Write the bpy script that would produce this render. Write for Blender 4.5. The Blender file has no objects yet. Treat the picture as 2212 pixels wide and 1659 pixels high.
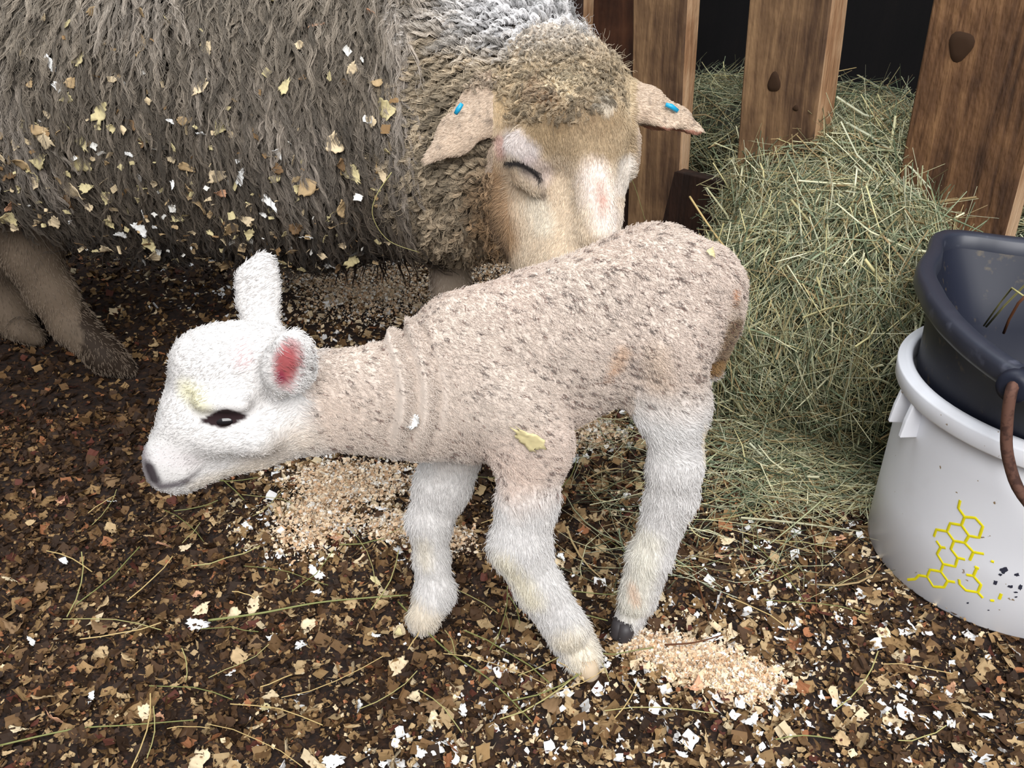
import bpy, math, random
import numpy as np
from mathutils import Vector, kdtree

random.seed(7)
rng = np.random.default_rng(7)
C = bpy.context.scene.collection

# ------------------------------------------------------------------ camera
CAM_H, PITCH, F = 0.75, math.radians(29.0), 1850.0
cd = bpy.data.cameras.new('camera')
cam = bpy.data.objects.new('camera', cd)
C.objects.link(cam)
cam.location = (0, 0, CAM_H)
cam.rotation_euler = (math.pi / 2 - PITCH, 0, 0)
cd.sensor_width = 36.0
cd.lens = F / 2212.0 * 36.0
cd.clip_start = 0.02
bpy.context.scene.camera = cam

# ------------------------------------------------------------------ light
sc = bpy.context.scene
sc.view_settings.view_transform = 'Standard'
sc.view_settings.look = 'None'
sc.view_settings.gamma = 1.0
sc.view_settings.exposure = 0.0
sc.view_settings.use_curve_mapping = False
w = bpy.data.worlds.new('world')
sc.world = w
w.use_nodes = True
w.node_tree.nodes['Background'].inputs[0].default_value = (0.86, 0.93, 1.0, 1)
w.node_tree.nodes['Background'].inputs[1].default_value = 1.0
_nt = w.node_tree
_tc = _nt.nodes.new('ShaderNodeTexCoord')
_sx = _nt.nodes.new('ShaderNodeSeparateXYZ')
_mr = _nt.nodes.new('ShaderNodeMapRange')
_mr.inputs['From Min'].default_value = -0.05
_mr.inputs['From Max'].default_value = 0.85
_mr.inputs['To Min'].default_value = 0.22
_mr.inputs['To Max'].default_value = 0.98
_nt.links.new(_tc.outputs['Generated'], _sx.inputs[0])
_nt.links.new(_sx.outputs['Z'], _mr.inputs['Value'])
_nt.links.new(_mr.outputs['Result'], _nt.nodes['Background'].inputs[1])


def area(name, loc, target, size, power, col):
    l = bpy.data.lights.new(name, 'AREA')
    l.shape = 'RECTANGLE'
    l.size, l.size_y = size
    l.energy = power
    l.color = col
    o = bpy.data.objects.new(name, l)
    C.objects.link(o)
    o.location = loc
    o.rotation_euler = (Vector(target) - Vector(loc)).to_track_quat('-Z', 'Y').to_euler()
    return o


# daylight through the open barn front, high up behind and to the right
area('daylight_opening', (0.40, -1.35, 2.15), (0.0, 1.0, 0.25), (2.4, 1.6), 124, (1.0, 0.98, 0.96))
area('daylight_roof_gap', (-0.1, 1.35, 3.0), (0.05, 1.15, 0.2), (1.6, 0.9), 34, (0.95, 0.98, 1.0))


# ------------------------------------------------------------------ helpers
def lin(r, g=None, b=None):
    if g is None:
        r, g, b = r
    a = np.array([r, g, b], float) / 255.0
    return np.where(a <= 0.04045, a / 12.92, ((a + 0.055) / 1.055) ** 2.4)


cP, sP = math.cos(PITCH), math.sin(PITCH)


def ray(px, py):
    u = (px - 1106.0) / F
    v = (829.5 - py) / F
    return np.array([u, cP + v * sP, -sP + v * cP])


def P(px, py, D):
    """point of the place that the photo shows at px, py when it stands D metres away"""
    d = ray(px, py)
    return np.array([0, 0, CAM_H]) + d * (D / d[1])


def PZ(px, py, z=0.0):
    d = ray(px, py)
    return np.array([0, 0, CAM_H]) + d * ((z - CAM_H) / d[2])


def RP(px, py, D, r):
    d = ray(px, py)
    return r * (D / d[1]) / F


def hash3(ix, iy, iz, seed):
    h = (ix * 374761393 + iy * 668265263 + iz * 2147483647 + seed * 1274126177) & 0xFFFFFFFF
    h = ((h ^ (h >> 13)) * 1274126177) & 0xFFFFFFFF
    h = ((h ^ (h >> 16)) * 2246822519) & 0xFFFFFFFF
    h = h ^ (h >> 15)
    return (h & 0xFFFFFF) / float(0xFFFFFF)


def noise(p, scale=1.0, seed=0):
    """value noise in -1..1, p is (n,3)"""
    q = np.asarray(p, float) * scale + 1000.0
    i = np.floor(q).astype(np.int64)
    f = q - i
    f = f * f * (3 - 2 * f)
    out = 0
    for dx in (0, 1):
        for dy in (0, 1):
            for dz in (0, 1):
                wgt = (f[:, 0] if dx else 1 - f[:, 0]) * (f[:, 1] if dy else 1 - f[:, 1]) * (f[:, 2] if dz else 1 - f[:, 2])
                out = out + wgt * hash3(i[:, 0] + dx, i[:, 1] + dy, i[:, 2] + dz, seed)
    return out * 2 - 1


def fbm(p, scale, seed=0, oct=3):
    o, a = 0, 1.0
    for k in range(oct):
        o = o + a * noise(p, scale * 2 ** k, seed + k * 17)
        a *= 0.5
    return o / 1.75


def nrm(v):
    return v / np.maximum(np.linalg.norm(v, axis=-1, keepdims=True), 1e-9)


# ------------------------------------------------------------------ materials
def mat_attr(name, rough=0.8, spec=0.25, noise_amt=0.0, noise_scale=200.0, bump=0.0, sheen=0.0, sss=0.0, trans=0.0):
    m = bpy.data.materials.new(name)
    m.use_nodes = True
    nt = m.node_tree
    b = nt.nodes['Principled BSDF']
    at = nt.nodes.new('ShaderNodeAttribute')
    at.attribute_name = 'col'
    b.inputs['Roughness'].default_value = rough
    b.inputs['Specular IOR Level'].default_value = spec
    b.inputs['Sheen Weight'].default_value = sheen
    if sss:
        b.inputs['Subsurface Weight'].default_value = sss
        b.inputs['Subsurface Scale'].default_value = 0.01
    col = at.outputs['Color']
    if noise_amt or bump:
        tc = nt.nodes.new('ShaderNodeTexCoord')
        nz = nt.nodes.new('ShaderNodeTexNoise')
        nz.inputs['Scale'].default_value = noise_scale
        nz.inputs['Detail'].default_value = 4
        nt.links.new(tc.outputs['Object'], nz.inputs['Vector'])
        if noise_amt:
            mr = nt.nodes.new('ShaderNodeMapRange')
            mr.inputs['To Min'].default_value = 1 - noise_amt
            mr.inputs['To Max'].default_value = 1 + noise_amt
            nt.links.new(nz.outputs['Fac'], mr.inputs['Value'])
            mx = nt.nodes.new('ShaderNodeVectorMath')
            mx.operation = 'SCALE'
            nt.links.new(col, mx.inputs[0])
            nt.links.new(mr.outputs['Result'], mx.inputs['Scale'])
            col = mx.outputs['Vector']
        if bump:
            bp = nt.nodes.new('ShaderNodeBump')
            bp.inputs['Strength'].default_value = bump
            bp.inputs['Distance'].default_value = 0.003
            nt.links.new(nz.outputs['Fac'], bp.inputs['Height'])
            nt.links.new(bp.outputs['Normal'], b.inputs['Normal'])
    nt.links.new(col, b.inputs['Base Color'])
    return m


def mat_plain(name, rgb, rough=0.5, spec=0.5, **kw):
    m = bpy.data.materials.new(name)
    m.use_nodes = True
    b = m.node_tree.nodes['Principled BSDF']
    b.inputs['Base Color'].default_value = (*lin(rgb), 1)
    b.inputs['Roughness'].default_value = rough
    b.inputs['Specular IOR Level'].default_value = spec
    for k, v in kw.items():
        b.inputs[k].default_value = v
    return m


def ramp_node(nt, stops):
    r = nt.nodes.new('ShaderNodeValToRGB')
    el = r.color_ramp.elements
    while len(el) < len(stops):
        el.new(0.5)
    for e, (p, c) in zip(el, stops):
        e.position = p
        e.color = (*lin(c), 1)
    return r


def mat_wood(name, stops, scale=1.0, seed=0.0, rough=0.75, bump=0.5, rust=None):
    """weathered board: long grain along local Z, knots, rough-sawn bumps"""
    m = bpy.data.materials.new(name)
    m.use_nodes = True
    nt = m.node_tree
    b = nt.nodes['Principled BSDF']
    b.inputs['Roughness'].default_value = rough
    b.inputs['Specular IOR Level'].default_value = 0.3
    tc = nt.nodes.new('ShaderNodeTexCoord')
    mp = nt.nodes.new('ShaderNodeMapping')
    mp.inputs['Scale'].default_value = (42 * scale, 42 * scale, 2.6 * scale)
    mp.inputs['Location'].default_value = (seed, seed * 2, seed * 3)
    nt.links.new(tc.outputs['Object'], mp.inputs['Vector'])
    n1 = nt.nodes.new('ShaderNodeTexNoise')
    n1.inputs['Scale'].default_value = 1.6
    n1.inputs['Detail'].default_value = 8
    n1.inputs['Roughness'].default_value = 0.62
    n1.inputs['Distortion'].default_value = 0.6
    nt.links.new(mp.outputs['Vector'], n1.inputs['Vector'])
    n2 = nt.nodes.new('ShaderNodeTexNoise')
    n2.inputs['Scale'].default_value = 7.0
    n2.inputs['Detail'].default_value = 5
    mp2 = nt.nodes.new('ShaderNodeMapping')
    mp2.inputs['Location'].default_value = (seed * 5, seed, -seed)
    nt.links.new(tc.outputs['Object'], mp2.inputs['Vector'])
    nt.links.new(mp2.outputs['Vector'], n2.inputs['Vector'])
    ad = nt.nodes.new('ShaderNodeMath')
    ad.operation = 'MULTIPLY_ADD'
    ad.inputs[1].default_value = 0.5
    nt.links.new(n1.outputs['Fac'], ad.inputs[0])
    hm = nt.nodes.new('ShaderNodeMath')
    hm.operation = 'MULTIPLY'
    hm.inputs[1].default_value = 0.5
    nt.links.new(n2.outputs['Fac'], hm.inputs[0])
    nt.links.new(hm.outputs[0], ad.inputs[2])
    rp = ramp_node(nt, stops)
    nt.links.new(ad.outputs[0], rp.inputs['Fac'])
    nt.links.new(rp.outputs['Color'], b.inputs['Base Color'])
    n3 = nt.nodes.new('ShaderNodeTexNoise')
    n3.inputs['Scale'].default_value = 130
    mp3 = nt.nodes.new('ShaderNodeMapping')
    mp3.inputs['Scale'].default_value = (1, 1, 0.35)
    nt.links.new(tc.outputs['Object'], mp3.inputs['Vector'])
    nt.links.new(mp3.outputs['Vector'], n3.inputs['Vector'])
    mm = nt.nodes.new('ShaderNodeMath')
    mm.operation = 'ADD'
    nt.links.new(n1.outputs['Fac'], mm.inputs[0])
    nt.links.new(n3.outputs['Fac'], mm.inputs[1])
    bp = nt.nodes.new('ShaderNodeBump')
    bp.inputs['Strength'].default_value = bump
    bp.inputs['Distance'].default_value = 0.004
    nt.links.new(mm.outputs[0], bp.inputs['Height'])
    nt.links.new(bp.outputs['Normal'], b.inputs['Normal'])
    return m


# ------------------------------------------------------------------ mesh building
def fast_mesh(name, verts, quads, mat=None, col=None, parent=None, smooth=True, link=True):
    verts = np.asarray(verts, np.float32)
    quads = np.asarray(quads, np.int32)
    k = quads.shape[1]
    me = bpy.data.meshes.new(name)
    me.vertices.add(len(verts))
    me.vertices.foreach_set('co', verts.ravel())
    me.loops.add(quads.size)
    me.loops.foreach_set('vertex_index', quads.ravel())
    me.polygons.add(len(quads))
    me.polygons.foreach_set('loop_start', np.arange(0, quads.size, k, dtype=np.int32))
    me.polygons.foreach_set('use_smooth', np.full(len(quads), smooth, bool))
    me.update(calc_edges=True)
    me.validate()
    if col is not None:
        a = me.color_attributes.new('col', 'FLOAT_COLOR', 'POINT')
        c4 = np.ones((len(verts), 4), np.float32)
        c4[:, :3] = col
        a.data.foreach_set('color', c4.ravel())
    if mat:
        me.materials.append(mat)
    if not link:
        return me
    o = bpy.data.objects.new(name, me)
    C.objects.link(o)
    if parent:
        o.parent = parent
    return o


def tag(o, label=None, cat=None, group=None, kind=None):
    if label:
        o['label'] = label
    if cat:
        o['category'] = cat
    if group:
        o['group'] = group
    if kind:
        o['kind'] = kind
    return o


def empty(name, loc, rz=0.0):
    o = bpy.data.objects.new(name, None)
    C.objects.link(o)
    o.location = loc
    o.rotation_euler = (0, 0, rz)
    return o


class MB:
    """collects quads"""
    def __init__(self):
        self.v, self.f, self.c, self.n = [], [], [], 0

    def add(self, v, f, c=None):
        v = np.asarray(v, float)
        self.v.append(v)
        self.f.append(np.asarray(f, int) + self.n)
        if c is not None:
            self.c.append(np.broadcast_to(np.asarray(c, float), (len(v), 3)))
        self.n += len(v)
        return self

    def box(self, lo, hi, c=None):
        x0, y0, z0 = lo
        x1, y1, z1 = hi
        v = [(x0, y0, z0), (x1, y0, z0), (x1, y1, z0), (x0, y1, z0), (x0, y0, z1), (x1, y0, z1), (x1, y1, z1), (x0, y1, z1)]
        f = [(0, 3, 2, 1), (4, 5, 6, 7), (0, 1, 5, 4), (1, 2, 6, 5), (2, 3, 7, 6), (3, 0, 4, 7)]
        return self.add(v, f, c)

    def tube(self, pts, rad, seg=8, c=None, cap=True, flat=1.0):
        pts = np.asarray(pts, float)
        n = len(pts)
        rad = np.broadcast_to(np.asarray(rad, float), (n,))
        t = nrm(np.gradient(pts, axis=0))
        up = np.array([0.13, 0.21, 0.97])
        if abs(t[0] @ up) > 0.95:
            up = np.array([1.0, 0.1, 0.0])
        vs = []
        b = None
        for i in range(n):
            a = up if b is None else b
            a = a - t[i] * (a @ t[i])
            a = a / np.linalg.norm(a)
            b = a
            q = np.cross(t[i], a)
            ang = np.linspace(0, 2 * np.pi, seg, endpoint=False)
            vs.append(pts[i] + rad[i] * (np.cos(ang)[:, None] * a * flat + np.sin(ang)[:, None] * q))
        v = np.concatenate(vs)
        f = []
        for i in range(n - 1):
            for j in range(seg):
                f.append((i * seg + j, i * seg + (j + 1) % seg, (i + 1) * seg + (j + 1) % seg, (i + 1) * seg + j))
        if cap:
            for base, ctr, flip in ((0, pts[0], 1), ((n - 1) * seg, pts[-1], 0)):
                v = np.vstack([v, ctr])
                ci = len(v) - 1
                for j in range(0, seg, 2):
                    q = (base + j, base + (j + 1) % seg, base + (j + 2) % seg, ci)
                    f.append(q[::-1] if flip else q)
        return self.add(v, f, c)

    def build(self, name, mat, parent=None, smooth=True, col=None):
        v = np.concatenate(self.v)
        f = np.concatenate(self.f)
        c = np.concatenate(self.c) if self.c else col
        return fast_mesh(name, v, f, mat, c, parent, smooth)


def bevel(o, w, seg=2):
    m = o.modifiers.new('bevel', 'BEVEL')
    m.width = w
    m.segments = seg
    m.limit_method = 'ANGLE'
    return o


# ------------------------------------------------------------------ implicit surfaces
class Field:
    def __init__(self, lo, hi, h):
        self.lo = np.array(lo, float)
        self.h = h
        self.n = np.ceil((np.array(hi) - self.lo) / h).astype(int) + 1
        self.F = np.full(self.n, 0.2, np.float32)

    def cone(self, a, b, ra, rb, k=0.012, flat=None, op='add', bump=None):
        """round cone a-b; flat=(axis, factor) squashes it along an axis; k = blend width"""
        a = np.asarray(a, float)
        b = np.asarray(b, float)
        rm = max(ra, rb) + k * 2 + 0.02
        i0 = np.maximum(((np.minimum(a, b) - rm - self.lo) / self.h).astype(int), 0)
        i1 = np.minimum(((np.maximum(a, b) + rm - self.lo) / self.h).astype(int) + 2, self.n)
        if np.any(i1 <= i0):
            return
        ax = [self.lo[d] + self.h * np.arange(i0[d], i1[d]) for d in range(3)]
        X, Y, Z = np.meshgrid(*ax, indexing='ij')
        p = np.stack([X, Y, Z], -1)
        if flat is not None:
            n = np.asarray(flat[0], float)
            n = n / np.linalg.norm(n)
            g = 1.0 / flat[1] - 1.0
            p = p + g * ((p - a) @ n)[..., None] * n
            b = b + g * ((b - a) @ n) * n
        ab = b - a
        L2 = max(ab @ ab, 1e-12)
        t = np.clip(((p - a) @ ab) / L2, 0, 1)
        d = np.linalg.norm(p - a - t[..., None] * ab, axis=-1) - (ra + (rb - ra) * t)
        if flat is not None:
            d = d * (0.5 + 0.5 * flat[1])
        s = tuple(slice(i0[d_], i1[d_]) for d_ in range(3))
        G = self.F[s]
        if op == 'add':
            hh = np.clip(0.5 + 0.5 * (G - d) / k, 0, 1)
            self.F[s] = G * (1 - hh) + d * hh - k * hh * (1 - hh)
        else:
            hh = np.clip(0.5 - 0.5 * (G + d) / k, 0, 1)
            self.F[s] = G * (1 - hh) + (-d) * hh + k * hh * (1 - hh)

    def ground(self, z):
        zz = self.lo[2] + self.h * np.arange(self.n[2])
        self.F = np.maximum(self.F, (z - zz)[None, None, :].astype(np.float32))

    def mesh(self):
        Fd = self.F
        ins = Fd < 0
        nx, ny, nz = Fd.shape
        cnt = np.zeros((nx - 1, ny - 1, nz - 1), np.int8)
        for dx in (0, 1):
            for dy in (0, 1):
                for dz in (0, 1):
                    cnt += ins[dx:nx - 1 + dx, dy:ny - 1 + dy, dz:nz - 1 + dz]
        act = (cnt > 0) & (cnt < 8)
        I = np.argwhere(act)
        idx = np.full(act.shape, -1, np.int64)
        idx[act] = np.arange(len(I))
        acc = np.zeros((len(I), 3))
        num = np.zeros(len(I))
        corners = [(x, y, z) for x in (0, 1) for y in (0, 1) for z in (0, 1)]
        for c0 in corners:
            for ax in range(3):
                if c0[ax]:
                    continue
                c1 = list(c0)
                c1[ax] = 1
                f0 = Fd[I[:, 0] + c0[0], I[:, 1] + c0[1], I[:, 2] + c0[2]]
                f1 = Fd[I[:, 0] + c1[0], I[:, 1] + c1[1], I[:, 2] + c1[2]]
                cr = (f0 < 0) != (f1 < 0)
                t = np.where(cr, f0 / np.where(cr, f0 - f1, 1), 0)
                pt = np.tile(np.array(c0, float), (len(I), 1))
                pt[:, ax] += t
                acc[cr] += pt[cr]
                num[cr] += 1
        V = self.lo + self.h * (I + acc / num[:, None])
        Q = []
        for ax in range(3):
            o1, o2 = (ax + 1) % 3, (ax + 2) % 3
            s0 = [slice(1, -1)] * 3
            s0[ax] = slice(0, -1)
            s1 = [slice(1, -1)] * 3
            s1[ax] = slice(1, None)
            a0, a1 = ins[tuple(s0)], ins[tuple(s1)]
            for flip, mask in ((False, a0 & ~a1), (True, ~a0 & a1)):
                E = np.argwhere(mask)
                if not len(E):
                    continue
                off = np.ones(3, int)
                off[ax] = 0
                E = E + off
                def cell(d1, d2):
                    q = E.copy()
                    q[:, o1] -= d1
                    q[:, o2] -= d2
                    return idx[q[:, 0], q[:, 1], q[:, 2]]
                q = np.stack([cell(1, 1), cell(0, 1), cell(0, 0), cell(1, 0)], 1)
                Q.append(q[:, ::-1] if flip else q)
        Q = np.concatenate(Q)
        Q = Q[(Q >= 0).all(1)]
        # light smoothing
        for it in range(2):
            s = np.zeros_like(V)
            c = np.zeros(len(V))
            for k in range(4):
                a, b = Q[:, k], Q[:, (k + 1) % 4]
                for x, y in ((a, b), (b, a)):
                    for d in range(3):
                        s[:, d] += np.bincount(x, V[y, d], len(V))
                    c += np.bincount(x, minlength=len(V))
            V = V * 0.5 + 0.5 * s / np.maximum(c, 1)[:, None]
        # keep the biggest connected piece only
        N = np.zeros_like(V)
        fn = np.cross(V[Q[:, 2]] - V[Q[:, 0]], V[Q[:, 3]] - V[Q[:, 1]])
        for k in range(4):
            for d in range(3):
                N[:, d] += np.bincount(Q[:, k], fn[:, d], len(V))
        return V, Q, nrm(N)


def surf_sample(V, Q, N, n, dens=None):
    A = np.linalg.norm(np.cross(V[Q[:, 2]] - V[Q[:, 0]], V[Q[:, 3]] - V[Q[:, 1]]), axis=1)
    if dens is not None:
        A = A * dens(V[Q].mean(1), nrm(N[Q].mean(1)))
    cdf = np.cumsum(A)
    f = np.searchsorted(cdf, rng.random(n) * cdf[-1])
    f = np.minimum(f, len(Q) - 1)
    u, v = rng.random((2, n, 1))
    q = Q[f]
    w_ = [(1 - u) * (1 - v), u * (1 - v), u * v, (1 - u) * v]
    p = sum(V[q[:, k]] * w_[k] for k in range(4))
    nn = nrm(sum(N[q[:, k]] * w_[k] for k in range(4)))
    return p, nn


def seg_dist(p, a, b):
    a = np.asarray(a, float)
    b = np.asarray(b, float)
    ab = b - a
    t = np.clip(((p - a) @ ab) / max(ab @ ab, 1e-12), 0, 1)
    return np.linalg.norm(p - a - t[:, None] * ab, axis=1)


def paint(p, col, strokes):
    """strokes: (a, b, radius, softness, rgb, strength)"""
    for a, b, r, s, rgb, st in strokes:
        d = seg_dist(p * [1, .3, 1], np.asarray(a) * [1, .3, 1], np.asarray(b) * [1, .3, 1])
        m = np.clip((r + s - d) / max(s, 1e-6), 0, 1)[:, None] * st
        col = col * (1 - m) + lin(rgb) * m
    return col


def hair_object(name, pts, rad_root, rad_tip, col, mat, parent):
    """pts (n, k, 3); col (n, 3)"""
    n, k, _ = pts.shape
    hc = bpy.data.hair_curves.new(name)
    hc.add_curves([k] * n)
    hc.attributes['position'].data.foreach_set('vector', pts.astype(np.float32).ravel())
    t = np.linspace(0, 1, k)
    rr = np.asarray(rad_root, float).reshape(-1, 1) * (1 - t) + np.asarray(rad_tip, float).reshape(-1, 1) * t
    rr = np.broadcast_to(rr, (n, k))
    ra = hc.attributes.get('radius') or hc.attributes.new('radius', 'FLOAT', 'POINT')
    ra.data.foreach_set('value', rr.astype(np.float32).ravel())
    ca = hc.attributes.new('col', 'FLOAT_COLOR', 'CURVE')
    c4 = np.ones((n, 4), np.float32)
    c4[:, :3] = col
    ca.data.foreach_set('color', c4.ravel())
    hc.materials.append(mat)
    o = bpy.data.objects.new(name, hc)
    C.objects.link(o)
    if parent:
        o.parent = parent
    return o


def tangent(v, n):
    return nrm(v - n * (v * n).sum(-1, keepdims=True))


M_skin = mat_attr('animal_skin', rough=0.75, spec=0.2, noise_amt=0.12, noise_scale=300, sss=0.0)
M_fur = mat_attr('short_fur', rough=0.7, spec=0.15, sheen=0.2)
M_wool = mat_attr('wool', rough=0.72, spec=0.18, sheen=0.15)
M_flake = mat_attr('wood_flake', rough=0.7, spec=0.25, noise_amt=0.18, noise_scale=240)
M_hay = mat_attr('hay', rough=0.6, spec=0.3)
M_eye = mat_plain('lamb_eye', (18, 12, 14), 0.08, 0.6)
M_horn = mat_plain('hoof', (58, 54, 56), 0.5, 0.4)

# ------------------------------------------------------------------ the setting
# floor: trodden dark bedding
gx, gy = np.meshgrid(np.linspace(-2.2, 2.2, 221), np.linspace(-0.6, 3.2, 191), indexing='ij')
gv = np.stack([gx.ravel(), gy.ravel(), np.zeros(gx.size)], 1)


def gz(p):
    q = np.array(p, float).reshape(-1, np.shape(p)[-1])[:, :2]
    q = np.c_[q, np.zeros(len(q))]
    return 0.005 * noise(q, 9, 3) + 0.003 * noise(q, 26, 4) - 0.004


gv[:, 2] = gz(gv)
gi = np.arange(gv.shape[0]).reshape(221, 191)
gq = np.stack([gi[:-1, :-1].ravel(), gi[1:, :-1].ravel(), gi[1:, 1:].ravel(), gi[:-1, 1:].ravel()], 1)
m = bpy.data.materials.new('trodden_bedding')
m.use_nodes = True
nt = m.node_tree
b = nt.nodes['Principled BSDF']
b.inputs['Roughness'].default_value = 0.85
tc = nt.nodes.new('ShaderNodeTexCoord')
nz = nt.nodes.new('ShaderNodeTexNoise')
nz.inputs['Scale'].default_value = 90
nz.inputs['Detail'].default_value = 8
nz.inputs['Roughness'].default_value = 0.7
nt.links.new(tc.outputs['Object'], nz.inputs['Vector'])
rp = ramp_node(nt, [(0.3, (18, 11, 8)), (0.5, (44, 27, 18)), (0.62, (70, 45, 28)), (0.75, (120, 88, 58))])
nt.links.new(nz.outputs['Fac'], rp.inputs['Fac'])
nt.links.new(rp.outputs['Color'], b.inputs['Base Color'])
bp = nt.nodes.new('ShaderNodeBump')
bp.inputs['Strength'].default_value = 0.8
bp.inputs['Distance'].default_value = 0.01
nt.links.new(nz.outputs['Fac'], bp.inputs['Height'])
nt.links.new(bp.outputs['Normal'], b.inputs['Normal'])
o = fast_mesh('floor', gv, gq, m)
tag(o, 'dark trodden ground under the wood shavings', kind='structure')

# dark back wall
m = mat_wood('dark_wall', [(0.3, (9, 8, 10)), (0.6, (17, 14, 15)), (0.8, (27, 20, 17)), (0.92, (60, 38, 26))], 0.25, 3.0, rough=0.9, bump=0.2)
wall = MB().box((-2.2, 2.75, 0.0), (2.2, 2.85, 2.1)).build('wall_back', m, smooth=False)
tag(wall, 'near black back wall of the barn behind the hay rack', kind='structure')
wall = MB().box((1.75, 0.2, 0.0), (1.85, 2.75, 2.1)).build('wall_right', m, smooth=False)
tag(wall, 'dark side wall of the barn beyond the hay rack', kind='structure')

wall = MB().box((-1.95, -.6, 0.0), (-1.85, 2.75, 2.1)).build('shade_wall_left', m, smooth=False)  # unseen wall, added to darken the ewe's hind leg
tag(wall, 'unseen dark wall added left of the ewe to shade her legs', kind='structure')

# ------------------------------------------------------------------ rack boards
wood_a = mat_wood('board_brown', [(0.28, (40, 28, 20)), (0.42, (80, 58, 42)), (0.52, (118, 90, 64)), (0.68, (164, 130, 94))], 1.0, 1.0)
wood_b = mat_wood('board_dark', [(0.30, (30, 19, 13)), (0.42, (66, 44, 29)), (0.52, (100, 70, 46)), (0.68, (150, 112, 76))], 0.8, 7.0, bump=0.9)
wood_edge_lit = mat_wood('board_edge_lit', [(0.28, (110, 76, 54)), (0.42, (170, 128, 94)), (0.54, (206, 168, 132)), (0.75, (224, 192, 160))], 1.0, 4.0)  # brighter wood for right-hand edges only: light from the right put into colour
wood_d = mat_wood('board_shade', [(0.3, (24, 15, 11)), (0.5, (44, 27, 19)), (0.65, (66, 42, 29)), (0.85, (90, 60, 42))], 0.7, 9.0)
wood_r = mat_wood('board_reddish', [(0.3, (30, 19, 14)), (0.46, (60, 36, 25)), (0.58, (100, 62, 42)), (0.8, (140, 96, 70))], 0.35, 5.5)


def board(name, top, bot, D, width, thick, yaw, mats, label, ztop=1.25, zbot=-0.005, knots=()):
    """upright board; top/bot = photo points of its front centre line, both D away"""
    a, b_ = P(*top, D), P(*bot, D)
    d = (a - b_) / (a[2] - b_[2])
    p0 = b_ + d * (zbot - b_[2])
    p1 = b_ + d * (ztop - b_[2])
    L = np.linalg.norm(p1 - p0)
    root = bpy.data.objects.new(name, None)
    hw = width / 2
    v, f = [], []
    nz_ = 14
    # body with slightly wavy arrises
    ring = [(-hw, 0), (-hw + .003, -.003), (hw - .004, -.003), (hw, 0.001), (hw, thick), (-hw, thick)]
    for i in range(nz_ + 1):
        z = L * i / nz_
        for (x, y) in ring:
            q = noise(np.array([[x * 3, y * 3, z + D * 7]]), 6, 5)[0] * 0.0022
            v.append((x + q, y + q * .5, z))
    k = len(ring)
    mi = []
    for i in range(nz_):
        for j in range(k):
            f.append((i * k + j, i * k + (j + 1) % k, (i + 1) * k + (j + 1) % k, (i + 1) * k + j))
            mi.append(1 if j == 3 else 0)
    f.append((nz_ * k, nz_ * k + 1, nz_ * k + 2, nz_ * k + 3)); mi.append(0)
    f.append((nz_ * k + 3, nz_ * k + 4, nz_ * k + 5, nz_ * k)); mi.append(0)
    o = fast_mesh(name, v, f, mats[0], smooth=False)
    o.data.materials.append(mats[1])
    o.data.polygons.foreach_set('material_index', mi)
    z = Vector(p1 - p0).normalized()
    x = Vector((math.cos(yaw), math.sin(yaw), 0))
    y = z.cross(x).normalized()
    x = y.cross(z).normalized()
    from mathutils import Matrix
    M = Matrix((x, y, z)).transposed().to_4x4()
    M.translation = Vector(p0)
    o.matrix_world = M
    tag(o, label, 'fence board', 'upright boards of the hay rack')
    return o


yw = math.radians(-22)
b1 = board('rack_board', (1427, 0), (1406, 470), 1.86, 0.122, 0.046, math.radians(-38), (wood_a, wood_edge_lit), 'brown upright board with pale edge behind the ewe\'s drooping right-hand ear')
b2 = board('rack_board', (1706, 0), (1664, 400), 1.62, 0.150, 0.066, math.radians(-42), (wood_a, wood_edge_lit), 'thick brown upright board rising out of the hay, knot above its foot')
b3 = board('rack_board', (2152, 0), (2036, 520), 1.34, 0.176, 0.055, math.radians(-46), (wood_b, wood_edge_lit), 'widest dark upright board with large knot, behind the black bucket')
b0 = board('rack_board', (1212, 0), (1205, 300), 2.12, 0.115, 0.05, math.radians(-34), (wood_d, wood_edge_lit), 'upright board mostly hidden behind the ewe\'s white shoulder wool')
br = board('weathered_board', (1325, 0), (1320, 300), 2.45, 0.20, 0.03, math.radians(-5), (wood_r, wood_r), 'mottled reddish brown board standing behind the rack beside the ewe\'s neck')
br['category'] = 'board'
br['group'] = 'boards leaning on the back wall'

# knots as parts
M_knot = mat_plain('knot', (56, 39, 27), 0.85, 0.15)
def knot(parent, px, py, D, rx, rz):
    p = Vector(P(px, py, D))
    q = parent.matrix_world.inverted() @ p
    ang = np.linspace(0, 2 * np.pi, 20, endpoint=False)
    v = [(q.x, -.0062, q.z)]
    for s, y in ((.45, -.0058), (.8, -.005), (1.0, -.001)):
        for i_, a in enumerate(ang):
            wob = 1 + .12 * math.sin(a * 3 + px)
            v.append((q.x + rx * s * math.cos(a) * wob, y, q.z + rz * s * math.sin(a) * wob))
    f = []
    for r in range(2):
        for i in range(20):
            f.append((1 + r * 20 + i, 1 + (r + 1) * 20 + i, 1 + (r + 1) * 20 + (i + 1) % 20, 1 + r * 20 + (i + 1) % 20)[::-1])
    for i in range(0, 20, 2):
        f.append((0, 1 + i, 1 + (i + 1) % 20, 1 + (i + 2) % 20)[::-1])
    o = fast_mesh('knot', v, f, M_knot)
    o.parent = parent
    return o
knot(b3, 2055, 105, 1.34, .020, .024)
knot(b2, 1668, 180, 1.62, .014, .020)
knot(b2, 1738, 226, 1.62, .006, .006)

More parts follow.
